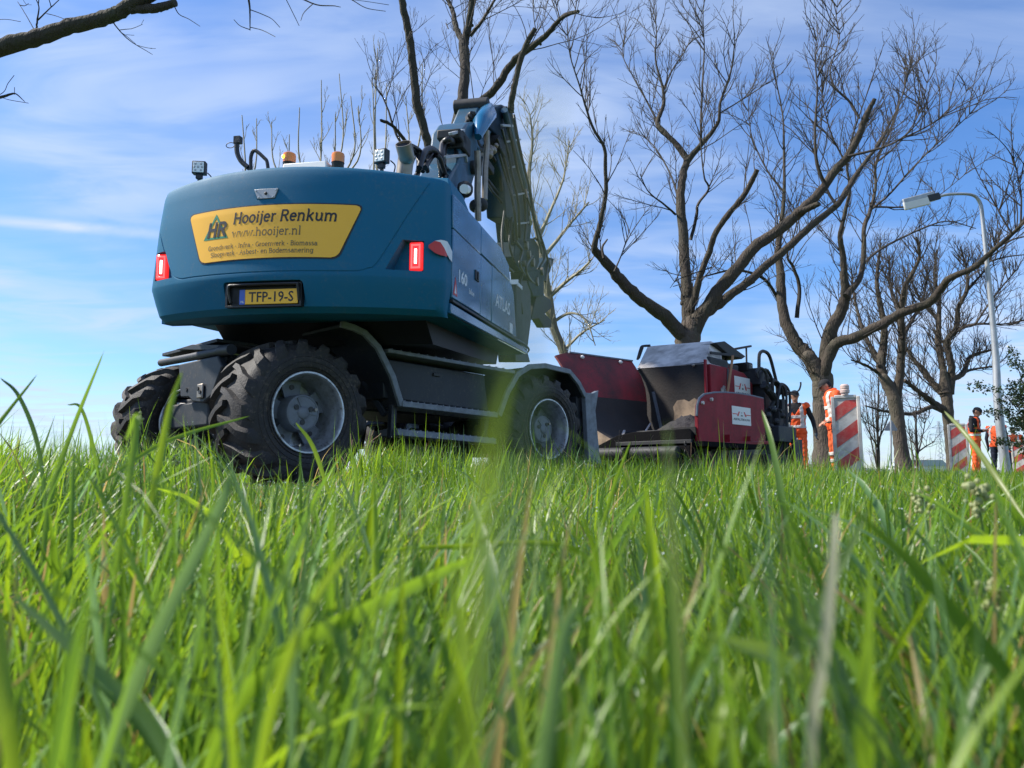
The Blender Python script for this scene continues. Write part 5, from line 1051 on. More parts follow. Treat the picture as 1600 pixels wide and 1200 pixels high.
# ------------------------------------------------------------------ trees
class Twigs:
    """collects thin shoots as three-sided tapering tubes"""
    def __init__(s): s.V = []; s.F = []; s.n = 0
    def tube(s, p, r0, r1):
        k = len(p); t = np.gradient(p, axis=0); t /= np.linalg.norm(t, axis=1)[:, None]; ref = np.array([.3, .9, .1]); x = np.cross(t, ref); x /= np.maximum(np.linalg.norm(x, axis=1), 1e-6)[:, None]; y = np.cross(t, x); r = np.linspace(r0, r1, k)[:, None]
        ring = [p+r*(cos(a)*x+sin(a)*y) for a in (0, 2.094, 4.189)]
        s.V.append(np.stack(ring, 1).reshape(-1, 3)); i = np.arange(k-1)[:, None]*3; f = [np.concatenate([i+j, i+(j+1) % 3, i+3+(j+1) % 3, i+3+j], 1) for j in range(3)]
        s.F.append(np.concatenate(f)+s.n); s.n += 3*k
    def build(s, name, m, parent):
        if not s.V: return None
        me = raw_mesh(name, np.concatenate(s.V), np.concatenate(s.F), m, True); o = link(name, me, parent); o['kind'] = 'stuff'; return o
def shoot(tw, rng, p0, d, L, r, lvl, up=.5, bend=.25, dens=1.0):
    n = 7 if lvl < 2 else 4; p = [p0]; q = p0.copy(); d = d/np.linalg.norm(d); drift = rng.normal(0, bend, 3)
    for i in range(n):
        d = d+drift*.25+rng.normal(0, bend*.35, 3)+np.array([0, 0, up*.22]); d /= np.linalg.norm(d); q = q+d*L/n; p.append(q)
    p = np.array(p); tw.tube(p, r*1.55, max(r*.65, .003))
    if lvl < 3 and L > .16:
        m = int(round(4.6*dens*min(1.6, max(.6, L)))) if lvl < 2 else int(rng.integers(1, 4))
        for _ in range(m):
            k = rng.uniform(.22, .97)*n; i = min(int(k), n-1); b = p[i]+(p[i+1]-p[i])*(k-i); t = p[i+1]-p[i]; t /= np.linalg.norm(t); o = rng.normal(0, 1, 3); o -= t*(o@t); o /= np.linalg.norm(o)
            shoot(tw, rng, b, t*.8+o*rng.uniform(.5, .95)+np.array([0, 0, up*.3]), L*rng.uniform(.28, .58)*(1-.35*k/n), r*.62*(1-.4*k/n), lvl+1, up, bend, dens)
def make_tree(label, base, Y, limbs, seed, bark, twig, ntw=9, Ltw=(.7, 1.9), rt=.011, name='bare_tree', group=None, dens=1.0, trunk_n=2, up=.5, twig_r=1.0):
    """limbs: (list of (px, py, width_px), depth drift at the tip, shoots factor); the first trunk_n are trunk"""
    rng = np.random.default_rng(seed); b0 = P(base[0], base[1], Y); o = empty(name, (b0[0], b0[1], -.05)); tag(o, label, 'tree', group); org = np.array([b0[0], b0[1], -.05]); tw = Twigs(); tr = MB()
    for li, lim in enumerate(limbs):
        pts, dy, f = lim[0], lim[1], lim[2]; y0 = lim[3] if len(lim) > 3 else 0; n = len(pts); W = []
        for i, (a, c, w) in enumerate(pts):
            yy = Y+y0+(dy-y0)*(i/(n-1))**1.2; W.append((*(P(a, c, yy)-org), w/2/FOC*yy))
        W = np.array(W); pc = curve(W[:, :3], max(10, 5*n)); rc = np.interp(np.linspace(0, 1, len(pc)), np.linspace(0, 1, n), W[:, 3]); m = len(pc)
        pc[1:-1] += rng.normal(0, 1, (m-2, 3))*rc[1:-1, None]*(.035 if li < trunk_n else .07); rc2 = rc*(1+rng.normal(0, .02 if li < trunk_n else .035, m))
        if rc[0] > .02 and li >= trunk_n: rc2[0] *= 1.1
        big = max(w for _, _, w in pts) >= 9
        if li < trunk_n:
            if li == 0: rc2[:2] *= 1.12
            e = pc[-1]-pc[-2]; e /= np.linalg.norm(e); pc = np.vstack([pc, pc[-1]+e*rc2[-1]*.45, pc[-1]+e*rc2[-1]*.8, pc[-1]+e*rc2[-1]*.95]); rc2 = np.concatenate([rc2, rc2[-1]*np.array([.86, .5, .1])])
            tr.tube(pc, rc2, 14)
        elif big:
            mb = MB(); mb.tube(pc, rc2, 10)
            for q in range(int(rng.integers(0, 3))):                  # knots and stubs where branches were sawn off
                k = rng.integers(m//4, m-2); t = pc[k+1]-pc[k]; t /= np.linalg.norm(t); off = rng.normal(0, 1, 3); off -= t*(off@t); off /= np.linalg.norm(off); mb.tube([pc[k], pc[k]+off*rc[k]*1.35, pc[k]+off*rc[k]*1.6], [rc[k]*.55, rc[k]*.45, rc[k]*.2], 7)
            mb.build('branch', bark, o, None, 60)
        else: tw.tube(pc, rc2[0], max(rc2[-1], .004))
        if li < trunk_n and f == 0: continue
        m = len(pc); L = np.linalg.norm(np.diff(pc, axis=0), axis=1).sum(); cnt = int(ntw*f*max(.6, L/2.2))
        for _ in range(cnt):
            u = rng.beta(1.7, 1.0) if f > .3 else rng.uniform(.2, .9); k = min(int(u*(m-1)), m-2); t = pc[k+1]-pc[k]; t /= np.linalg.norm(t); off = rng.normal(0, 1, 3); off -= t*(off@t); off /= np.linalg.norm(off)
            d = t*.55+off*.75+np.array([0, 0, up]); LL = rng.uniform(*Ltw)*(1-.35*u); shoot(tw, rng, pc[k]+off*rc[min(k, len(rc)-1)]*.6, d, LL, min(rt*(.6+.5*LL/Ltw[1]), rc[min(k, len(rc)-1)]*.6+.004)*twig_r, 1, up, .22, dens)
    if tr.n: tr.build('trunk', M['bark_trunk'] if bark is M['bark'] else bark, o, None, 60)
    tw.build('twigs', twig, o); return o
def zl(pts, x0, y0, s): return [(x0+a/s, y0+b/s, w/s) for a, b, w in pts]
ROW = 'bare trees in a row along the road'
def build_trees():
    z = lambda *p: zl(p, 850, 0, 2.1335)
    L = [([(1078, 748, 62), (1076, 700, 52), (1075, 620, 46), (1074, 560, 41), (1075, 533, 39), (1079, 515, 34), (1090, 498, 27), (1103, 483, 21)], 0, 0),
         (z((480, 1180, 14), (472, 1130, 50), (400, 1055, 46), (330, 1005, 42), (270, 950, 40), (225, 895, 36), (180, 845, 28), (168, 822, 22), (185, 750, 17), (205, 650, 15), (205, 560, 13), (200, 490, 12), (165, 430, 10), (140, 360, 8), (120, 290, 6), (88, 190, 4), (76, 100, 2)), -2.0, .75),
         (z((482, 1170, 14), (483, 1110, 46), (480, 1030, 44), (478, 980, 40), (470, 880, 37), (465, 780, 34), (456, 690, 32), (462, 590, 28), (480, 530, 24)), .8, .35),
         (z((480, 535, 24), (440, 480, 19), (390, 430, 18), (378, 405, 16), (398, 350, 13), (395, 290, 10), (372, 200, 6), (375, 110, 4), (370, 40, 2)), 1.6, 1.0, .8),
         (z((480, 535, 22), (525, 480, 17), (560, 440, 14), (583, 400, 12), (588, 340, 9), (618, 260, 7), (632, 180, 5), (636, 110, 2)), 0, 1.0, .8),
         (z((378, 405, 9), (345, 340, 7), (300, 260, 5), (262, 180, 4), (275, 110, 2)), 1.6, .9, 1.1), (z((398, 300, 8), (430, 230, 6), (470, 170, 4), (500, 100, 2)), 2.0, .8, 1.3),
         (z((525, 475, 10), (525, 380, 9), (530, 260, 8), (535, 150, 6), (528, 80, 4), (525, 20, 2)), -.2, 1.0, .5), (z((586, 378, 6), (680, 320, 5), (740, 280, 4), (800, 240, 2)), -.5, .7, .3),
         (z((455, 690, 10), (430, 600, 8), (390, 520, 7), (350, 470, 5), (290, 430, 2)), 2.2, .8, .8), (z((440, 715, 9), (400, 680, 8), (350, 640, 6), (320, 580, 3)), -.5, .7, .6),
         (z((490, 800, 14), (510, 720, 12), (515, 680, 11), (550, 630, 10), (535, 590, 8), (525, 500, 6), (520, 400, 3)), -.6, .6, .6),
         (z((488, 1035, 28), (503, 990, 24), (520, 920, 22), (548, 850, 20), (570, 780, 20), (610, 720, 20), (660, 660, 19), (690, 610, 18), (711, 565, 17)), -1.2, .45),
         (z((482, 1180, 14), (490, 1125, 52), (540, 1030, 47), (590, 960, 45), (640, 900, 43), (700, 825, 40), (780, 770, 38), (850, 710, 36), (920, 640, 32), (970, 570, 28), (1020, 510, 26), (1050, 450, 24), (1072, 390, 20), (1102, 330, 14)), -1.0, .4),
         (z((850, 706, 22), (885, 693, 22), (917, 678, 19)), -.9, 0, -.6), (z((940, 620, 16), (915, 560, 14), (905, 480, 12), (907, 380, 10), (912, 300, 8), (905, 200, 5), (910, 120, 2)), -1.6, 1.1, -.8),
         (z((1052, 395, 10), (1020, 340, 8), (970, 290, 7), (955, 230, 6), (985, 130, 4), (975, 60, 3), (980, 0, 2)), -.4, 1.2, -.9), (z((1012, 522, 10), (1120, 495, 8), (1200, 460, 7), (1280, 420, 5), (1350, 370, 4), (1420, 290, 2)), -2, 1.2, -.9),
         (z((525, 1060, 34), (600, 1000, 31), (680, 940, 30), (760, 870, 28), (830, 810, 26), (900, 745, 24), (980, 680, 22), (1030, 600, 18), (1070, 540, 13), (1110, 490, 11), (1142, 440, 8)), 1.2, .55),
         (z((615, 985, 22), (655, 960, 22), (697, 936, 20)), .3, 0, .2), (z((975, 685, 12), (940, 625, 10), (915, 560, 7), (890, 470, 3)), 1.4, .8, 1.0), (z((1105, 490, 8), (1160, 400, 6), (1200, 300, 4), (1220, 200, 2)), 1.5, 1.2, 1.2),
         (z((560, 890, 6), (450, 930, 5), (420, 960, 2)), -.5, .3, -.3), (z((235, 905, 7), (262, 840, 5), (300, 720, 2)), -.9, .8, -.9), (z((200, 860, 12), (195, 825, 9), (212, 797, 6)), -1, .1, -1)]
    make_tree('big pruned bare tree with low forked trunk rising straight behind the red paver', (1078, 742), 15.6, L, 3, M['bark'], M['twig'], 13, (.6, 1.9), .010, group=ROW, trunk_n=1)
    L = [([(1291, 750, 46), (1288, 690, 33), (1285, 640, 30), (1286, 610, 32), (1284, 592, 32), (1274, 574, 27), (1263, 558, 22)], 0, 0),
         (z((926, 1310, 14), (916, 1265, 44), (878, 1185, 50), (830, 1130, 42), (802, 1060, 36), (790, 980, 31), (788, 900, 28), (780, 840, 22), (788, 760, 16), (800, 650, 12), (800, 500, 8), (795, 380, 5), (770, 250, 4), (760, 170, 2)), 1.5, .75),
         (z((845, 1060, 18), (853, 960, 14), (832, 890, 12), (812, 850, 8), (840, 760, 5), (850, 660, 2)), -1, .8, .4), (z((790, 1012, 14), (735, 930, 12), (640, 900, 8), (540, 920, 6), (430, 955, 3)), -1.5, .6, .7),
         (z((930, 1310, 14), (932, 1260, 44), (950, 1120, 46), (985, 1050, 40), (1005, 990, 34), (1000, 930, 24), (997, 850, 20), (987, 790, 16), (1003, 710, 13), (1020, 630, 10), (1010, 550, 8), (1030, 450, 6), (1060, 360, 4), (1100, 250, 2)), -1.2, .8),
         (z((1008, 988, 24), (1055, 920, 18), (1066, 830, 16), (1066, 760, 15), (1085, 710, 14), (1105, 630, 10), (1107, 540, 8), (1150, 440, 6), (1190, 330, 4), (1230, 200, 2)), .9, 1.1, -.5),
         (z((1090, 700, 10), (1150, 650, 8), (1230, 560, 7), (1310, 480, 5), (1420, 380, 4), (1472, 300, 2)), -1, 1.2, .4), (z((1068, 880, 12), (1110, 840, 10), (1180, 800, 8), (1280, 755, 6), (1350, 738, 5), (1440, 762, 3)), 1.8, .8, .4),
         (z((1100, 690, 8), (1200, 690, 7), (1290, 670, 5), (1430, 560, 2)), 1.8, .8, .6), (z((1105, 545, 8), (1180, 480, 6), (1250, 380, 5), (1290, 220, 2)), -.6, 1.2, .6), (z((800, 640, 8), (740, 560, 6), (690, 440, 4), (680, 300, 2)), 2, 1.0, 1.2), (z((1010, 550, 7), (960, 450, 5), (930, 330, 4), (940, 200, 2)), -1.5, 1.0, -1),
         (z((930, 1290, 14), (935, 1240, 38), (970, 1150, 40), (1030, 1128, 35), (1110, 1088, 32), (1200, 1040, 30), (1280, 1012, 28), (1322, 965, 26), (1352, 928, 22), (1430, 893, 19), (1500, 832, 16), (1560, 780, 12), (1602, 738, 10), (1700, 640, 6), (1790, 540, 3)), -4, .7),
         (z((1500, 832, 9), (1560, 800, 8), (1640, 780, 5), (1740, 740, 2)), -3.5, .9, -2.6), (z((1420, 895, 8), (1520, 862, 7), (1600, 850, 5), (1700, 850, 2)), -3, .9, -2.2), (z((1560, 780, 7), (1510, 690, 5), (1490, 600, 3)), -2.4, 1, -2.9), (z((1590, 750, 7), (1590, 640, 5), (1570, 540, 3)), -3.2, 1.2, -3)]
    make_tree('bare tree whose dark trunk stands right behind the worker in the orange jacket', (1283, 742), 19.4, L, 8, M['bark'], M['twig'], 11, (.6, 2.0), .012, group=ROW, trunk_n=1)
    L = [([(1416, 748, 30), (1408, 700, 21), (1403, 660, 20), (1399, 632, 21), (1393, 610, 19), (1381, 590, 14)], 0, 0), ([(1398, 628, 18), (1381, 590, 14), (1376, 565, 14), (1382, 530, 11), (1378, 490, 9), (1370, 440, 6), (1376, 380, 3)], 1, 1), ([(1378, 572, 10), (1366, 552, 8), (1350, 520, 6), (1336, 470, 4), (1330, 420, 2)], 2, 1, .2),
         ([(1399, 625, 17), (1406, 585, 13), (1409, 533, 12), (1408, 493, 10), (1415, 447, 8), (1436, 405, 5), (1432, 370, 3)], -1, 1), ([(1409, 530, 8), (1426, 500, 6), (1442, 470, 5), (1450, 420, 2)], 1, 1, -.4), ([(1408, 495, 7), (1392, 450, 5), (1390, 400, 3)], 1.5, 1, -.5), ([(1372, 582, 6), (1352, 570, 5), (1330, 562, 3)], -1, .6, .2)]
    make_tree('slender bare tree with leaning trunk beside the grey backed triangular sign', (1412, 742), 23.5, L, 14, M['bark'], M['twig'], 26, (.6, 1.7), .012, group=ROW, trunk_n=1)
    L = [([(1490, 748, 20), (1487, 710, 16), (1483, 670, 16), (1480, 632, 17), (1478, 608, 16), (1474, 582, 11)], 0, 0), ([(1476, 615, 18), (1474, 580, 11), (1470, 560, 10), (1466, 533, 10), (1467, 500, 7), (1467, 465, 6), (1460, 430, 4), (1464, 390, 2)], 1, 1), ([(1482, 615, 16), (1487, 580, 11), (1482, 550, 10), (1479, 534, 10), (1494, 512, 8), (1497, 482, 7), (1510, 455, 6), (1511, 425, 4), (1500, 385, 2)], -.5, 1),
         ([(1480, 533, 7), (1497, 517, 6), (1524, 507, 5), (1566, 507, 3), (1600, 500, 2)], -1.5, 1), ([(1489, 592, 9), (1505, 583, 8), (1514, 560, 6), (1530, 552, 5), (1556, 545, 3)], 1, 1), ([(1500, 585, 6), (1520, 578, 5), (1556, 572, 3)], 1, .8, .3), ([(1476, 616, 14), (1457, 598, 10), (1440, 575, 8), (1426, 560, 6), (1410, 530, 4), (1400, 490, 2)], 1, 1), ([(1474, 640, 12), (1452, 624, 9), (1436, 612, 7), (1413, 594, 5)], -1, .8), ([(1472, 640, 10), (1455, 636, 7), (1430, 646, 6), (1405, 646, 5), (1380, 642, 4), (1352, 634, 2)], -2, .3),
         ([(1467, 500, 6), (1440, 470, 5), (1420, 430, 3)], 1, 1, .6), ([(1510, 455, 5), (1540, 420, 4), (1560, 370, 2)], -1, 1.2, -.3), ([(1524, 507, 4), (1556, 460, 3), (1590, 420, 2)], -1.5, 1.2, -.8)]
    make_tree('bare forked tree standing behind the worker with the phone', (1488, 742), 27.5, L, 21, M['bark'], M['twig'], 28, (.6, 1.8), .013, group=ROW, trunk_n=1)
    y = lambda *p: zl(p, 350, 0, 2.667)
    L = [([(690, 748, 90), (690, 640, 72), (690, 520, 66), (690, 420, 62), (690, 335, 60)], 0, 0), (y((900, 900, 120), (890, 760, 70), (870, 660, 44), (850, 600, 40), (830, 520, 39), (803, 420, 40), (790, 300, 37), (776, 180, 35), (757, 80, 34), (742, 0, 32), (735, -150, 26), (700, -320, 18), (690, -480, 8)), -1.0, .35),
         (y((920, 890, 120), (925, 740, 84), (945, 620, 60), (960, 560, 52), (986, 450, 49), (1000, 350, 47), (1005, 250, 46), (1000, 172, 44)), .5, .3), (y((1000, 180, 34), (968, 120, 26), (955, 50, 21), (935, 0, 17), (900, -150, 10), (890, -300, 4)), 1.2, .8, .5), (y((1002, 180, 36), (1020, 100, 32), (1035, 0, 28), (1050, -160, 20), (1040, -330, 8)), 0, .6, .5), (y((1025, 150, 20), (1080, 80, 18), (1122, 8, 14), (1180, -80, 8), (1200, -200, 4)), -.5, .8, .4),
         (y((960, 590, 44), (990, 525, 38), (1050, 440, 34), (1130, 370, 34), (1200, 262, 31), (1270, 205, 28), (1340, 150, 24), (1400, 80, 20), (1440, 56, 18), (1477, 48, 15)), -1.8, .5), (y((1195, 470, 30), (1198, 430, 30), (1205, 380, 27), (1230, 270, 26), (1262, 180, 26), (1297, 118, 20)), -2.0, .4, -1.6),
         (y((790, 640, 13), (735, 590, 13), (705, 525, 11), (685, 460, 11), (660, 400, 9), (635, 358, 7), (630, 290, 4)), -.6, 1.0, -.4), (y((760, 590, 18), (735, 560, 18), (700, 520, 16), (652, 500, 16)), -1.2, .1, -.8), (y((935, 120, 7), (925, 95, 6)), .8, .2, .7), (y((1300, 130, 6), (1290, 60, 5), (1285, -40, 3)), -1.8, .8, -1.8), (y((1400, 80, 7), (1380, 0, 5), (1360, -80, 3)), -1.7, .9, -1.6), (y((1462, 50, 6), (1470, 10, 4), (1480, -60, 2)), -1.8, .6, -1.8)]
    make_tree('tall bare tree with three thick dark stems rising behind the excavator boom', (690, 742), 12.4, L, 33, M['bark_dark'], M['twig'], 13, (.8, 2.2), .007, group=ROW, trunk_n=1, twig_r=.9)
    t = lambda *p: zl(p, 0, 0, 4)
    L = [([(-330, 760, 200), (-322, 600, 150), (-318, 400, 135), (-312, 200, 120), (-300, 40, 95), (-290, -200, 60)], 0, 0), (t((-1240, 420, 180), (-700, 410, 140), (-300, 360, 120), (0, 300, 108), (200, 243, 108), (400, 180, 100), (600, 128, 96), (720, 92, 90), (800, 40, 84), (930, -20, 76), (1200, -160, 60), (1600, -330, 30)), -.6, .25),
         (t((820, 56, 66), (900, 54, 60), (985, 48, 58), (1040, 34, 52), (1098, 18, 46)), -.5, .0, -.4), (t((225, 190, 16), (232, 120, 15), (242, 40, 10), (215, -20, 6)), -.2, .6, 0), (t((235, 125, 12), (300, 62, 10), (372, -5, 6)), -.4, .6, 0), (t((216, 190, 7), (160, 90, 6), (110, 10, 4)), .3, .6, 0), (t((290, 85, 6), (350, 100, 5), (430, 130, 3)), -.3, .2, -.2), (t((1090, 40, 8), (1120, 90, 6), (1180, 120, 5), (1250, 165, 3)), -.4, .1, -.4),
         (t((-500, 560, 30), (-200, 640, 20), (0, 608, 8), (60, 590, 6), (100, 588, 5), (155, 636, 3)), -.4, .1, -.2), (t((0, 606, 5), (60, 625, 4), (178, 645, 2)), -.4, .1, -.3), (t((-200, 640, 6), (0, 590, 5), (50, 520, 4), (88, 470, 2)), -.4, .1, -.3), (t((90, 592, 4), (90, 545, 3)), -.4, 0, -.4), (t((-100, 140, 5), (20, 120, 4), (130, 135, 3)), .3, .3, .1)]
    # hanging twigs at the top edge, from the same crown further in
    L2 = [(t((1600, -330, 30), (1560, -160, 14), (1552, -40, 11), (1562, 60, 10), (1563, 190, 7)), 0, 0), (t((1562, 185, 7), (1500, 160, 6), (1462, 122, 4)), 0, .2), (t((1562, 60, 7), (1640, 90, 6), (1700, 120, 5), (1750, 172, 3)), .2, .2), (t((1562, 170, 6), (1640, 190, 4), (1720, 230, 2)), -.2, .2), (t((1700, -100, 14), (1860, -20, 10), (1980, 30, 10), (2085, 36, 7), (2130, 44, 5)), .2, .2), (t((1960, 20, 7), (1900, 80, 5), (1880, 130, 3)), .3, .2), (t((2080, -60, 8), (2200, 0, 6), (2290, 50, 5), (2410, 70, 3)), .4, .2), (t((2190, -4, 4), (2300, 10, 3), (2430, 30, 2)), .4, .2), (t((1760, -60, 6), (1820, 60, 4), (1850, 120, 3), (1870, 160, 2)), .2, .2)]
    L += [(a, b-.6, 0, -.6) for a, b, c in L2]
    make_tree('dark thick branch reaching in at the top left from a tree outside', (-330, 745), 8.2, L, 41, M['bark_dark'], M['bark_dark'], 5, (.3, .8), .006, group=ROW, trunk_n=1, up=.2)
    q = lambda *p: zl(p, 640, 300, 2.667)
    L = [([(905, 748, 22), (892, 640, 18), (884, 570, 15), (880, 549, 14), (865, 510, 13), (857, 463, 13), (851, 424, 12), (842, 370, 11), (832, 330, 9), (826, 280, 7), (832, 220, 4), (828, 180, 2)], 0, .8), ([(857, 466, 8), (885, 440, 6), (905, 425, 5), (925, 405, 3)], -1, 1), ([(851, 400, 7), (875, 370, 6), (895, 345, 5), (920, 316, 3)], 1, 1), ([(842, 372, 7), (860, 330, 6), (880, 280, 4), (890, 220, 2)], .6, 1), ([(834, 335, 6), (815, 290, 5), (800, 240, 3)], -.6, 1), ([(866, 512, 6), (850, 480, 5), (838, 460, 3)], -.6, .8), ([(880, 549, 6), (910, 520, 4), (945, 500, 2)], 1, 1), ([(862, 505, 6), (890, 490, 4), (915, 500, 3), (930, 540, 2)], -.7, 1)]
    make_tree('thin young tree with haze-pale colouring between the excavator arm and the big pruned tree', (905, 742), 17.0, L, 52, M['bark_hazed'], M['twig_pale'], 16, (.5, 1.5), .010, name='young_tree', trunk_n=1, twig_r=.9)  # haze of the near blade is put into these pale colours
    rng = np.random.default_rng(7)
    for bx, Y, lab, tops in ((388, 13.5, 'pair of thin bare shoots rising behind the left end of the excavator', [(378, 180), (401, 185)]), (505, 13.0, 'cluster of slender bare shoots behind the orange beacons', [(424, 190), (468, 168), (502, 125), (530, 115), (548, 150), (560, 165), (500, 215), (452, 210), (524, 178)]), (600, 13.8, 'thin bare shoots between the exhaust pipe and the dark tree stems', [(582, 120), (590, 75), (604, 130), (634, 150), (660, 100)])):
        L = [([(bx, 748, 10), (bx, 600, 9), (bx+2, 420, 8), (bx+3, 330, 7)], 0, 0)]
        for tx, ty in tops: L.append(([(bx+3, 335, 5), ((bx+tx)/2+rng.uniform(-8, 4), 290, 4), (tx+rng.uniform(-4, 6), (ty+260)/2+30, 3.2), (tx, ty, 1.6)], rng.uniform(-.8, .8), .9))
        make_tree(lab, (bx, 742), Y, L, int(bx), M['twig_pale'], M['twig_pale'], 5, (.25, .8), .0065, name='young_tree', trunk_n=1, up=.8, group='bare young shoots behind the excavator')
    for bx, Y, lab, tops in ((1372, 30, 'bushy bare young tree just right of the large barrier board', [(1350, 605), (1360, 585), (1373, 572), (1385, 590), (1343, 640), (1394, 632), (1366, 610), (1352, 660)]), (1432, 26, 'sparse bare sapling between the two nearest far trunks', [(1420, 668), (1431, 640), (1447, 652), (1461, 690), (1424, 690)])):
        top = tops[len(tops)//3]; st_ = [(bx, 748, 5), (bx+1, 710, 4.2), (bx-1, 670, 3.4), ((bx+top[0])/2, (670+top[1])/2, 2.4), (top[0], top[1], 1.2)]; L = [(st_, 0, 1)]
        for q, (tx, ty) in enumerate(tops): y0 = 735-q*9; L.append(([(bx, y0, 3), (bx*.45+tx*.55, y0*.6+ty*.4-4, 2.4), (tx, ty, 1.2)], rng.uniform(-.8, .8), 1))
        make_tree(lab, (bx, 742), Y, L, int(bx), M['twig'], M['twig'], 12, (.35, 1.1), .008, name='young_tree', trunk_n=1, up=.5)
build_trees()
def make_bush():
    """evergreen shrub with small glossy leaves at the right edge"""
    rng = np.random.default_rng(9); Y = 15.2; b0 = P(1650, 742, Y); org = np.array([b0[0], b0[1], -.05]); o = empty('evergreen_shrub', org); tag(o, 'dense dark green evergreen shrub at the right edge beside the lamp post', 'shrub')
    tw = Twigs(); ends = []
    for k in range(70):
        az = rng.uniform(0, 2*pi); h = rng.uniform(.6, 3.1); rr = rng.uniform(.2, 1.0)*(1.15-.25*abs(h-1.6)); tip = np.array([rr*cos(az)*1.05, rr*sin(az)*1.05, h]); mid = tip*np.array([.4, .4, .62])+rng.normal(0, .08, 3); p = curve([np.array([0, 0, 0.]), mid, tip], 10); tw.tube(p, .018, .005)
        for j in range(7): i = rng.integers(4, len(p)-1); a = p[i]; d = rng.normal(0, 1, 3)+np.array([0, 0, .2]); e = a+d/np.linalg.norm(d)*rng.uniform(.15, .42); tw.tube(np.array([a, (a+e)/2+rng.normal(0, .02, 3), e]), .006, .003); ends += [(a+(e-a)*t) for t in np.linspace(.25, 1, 6)]
    for pts in (((-.9, 0, 1.75), (-1.35, -.1, 1.9), (-1.55, 0, 1.98)), ((-.8, -.2, 1.2), (-1.15, -.2, 1.32), (-1.42, -.1, 1.42)), ((-.7, 0, .75), (-1.05, -.1, .82), (-1.2, 0, .78))):
        p = curve([np.array([-.3, 0, .9]), *[np.array(v) for v in pts]], 14); tw.tube(p, .012, .004); ends += [q+rng.normal(0, .04, 3) for q in p[5:] for _ in range(4)]
    tw.build('stems', M['twig'], o); E = np.array(ends); n = len(E)*5; c = np.repeat(E, 5, 0)+rng.normal(0, .035, (n, 3)); d = rng.normal(0, 1, (n, 3))+np.array([0, 0, .15]); d /= np.linalg.norm(d, axis=1)[:, None]; s = np.cross(d, rng.normal(0, 1, (n, 3))); s /= np.linalg.norm(s, axis=1)[:, None]; L = rng.uniform(.05, .09, (n, 1)); w = L*.24
    V = np.stack([c, c+d*L*.45+s*w, c+d*L, c+d*L*.45-s*w], 1).reshape(-1, 3); F = np.arange(n*4).reshape(-1, 4); l = link('foliage', raw_mesh('foliage', V, F, M['bush_leaf']), o); l['kind'] = 'stuff'
make_bush()
# ------------------------------------------------------------------ grass verge
PAL = np.array([(.148, .260, .012), (.120, .230, .014), (.085, .180, .017), (.185, .295, .012), (.110, .205, .075), (.058, .122, .014)])
def blades(base, az, L, w, lean, bend, K, tint, fold):
    """arched tapering blades; returns V, F, tint"""
    n = len(base); u = np.linspace(0, 1, K+1); th = lean[:, None]+bend[:, None]*u[None]**1.6; thm = (th[:, 1:]+th[:, :-1])/2; h = np.concatenate([np.zeros((n, 1)), np.cumsum(np.sin(thm), 1)], 1)*(L/K)[:, None]; v = np.concatenate([np.zeros((n, 1)), np.cumsum(np.cos(thm), 1)], 1)*(L/K)[:, None]
    dx, dy = np.cos(az)[:, None], np.sin(az)[:, None]; side = RNG.normal(0, .05, (n, 1))*u[None]**2*L[:, None]
    c = np.stack([base[:, 0, None]+h*dx-side*dy, base[:, 1, None]+h*dy+side*dx, base[:, 2, None]+v], -1)
    prof = np.minimum(1, .55+1.6*u)*np.sqrt(np.clip(1-u**2.2, 0, 1)); prof[-1] = .03; hw = (w[:, None]*prof[None])[..., None]/2
    tw = RNG.uniform(-.7, .7, (n, 1))+RNG.normal(0, .5, (n, 1))*u[None]; s = np.stack([-dy*np.cos(tw)+0*tw, dx*np.cos(tw)+0*tw, np.sin(tw)], -1)
    if fold:
        nrm = np.stack([-np.cos(th)*dx, -np.cos(th)*dy, np.sin(th)], -1); V = np.stack([c-s*hw+nrm*hw*.45, c, c+s*hw+nrm*hw*.45], 2); m = 3
    else: V = np.stack([c-s*hw, c+s*hw], 2); m = 2
    idx = np.arange(n)[:, None]*(K+1)*m+np.arange(K)[None]*m; F = np.concatenate([np.stack([idx+j, idx+j+1, idx+m+j+1, idx+m+j], -1).reshape(-1, 4) for j in range(m-1)])
    T = np.repeat(tint[:, None], (K+1)*m, 1); uu = np.repeat(u, m)[None, :, None]
    T = T*(1-.0*uu); return V.reshape(-1, 3), F, np.concatenate([T.reshape(-1, 3), np.ones((n*(K+1)*m, 1))], 1), c[:, -1]
TIPS = []
def tone(n, x, y):
    patch = .5+.5*np.sin(1.9*x+.8*np.sin(2.3*y))*np.sin(2.4*y+.6*x); i = np.clip((RNG.beta(1.2, 1.6, n)*.75+patch*.25)*6, 0, 5.99).astype(int); t = PAL[i]*RNG.uniform(.78, 1.22, (n, 1))
    dry = RNG.random(n); t[dry < .040] = np.array([.34, .26, .09])*RNG.uniform(.6, 1.2, ((dry < .040).sum(), 1)); t[dry < .004] = np.array([.34, .20, .06]); return t
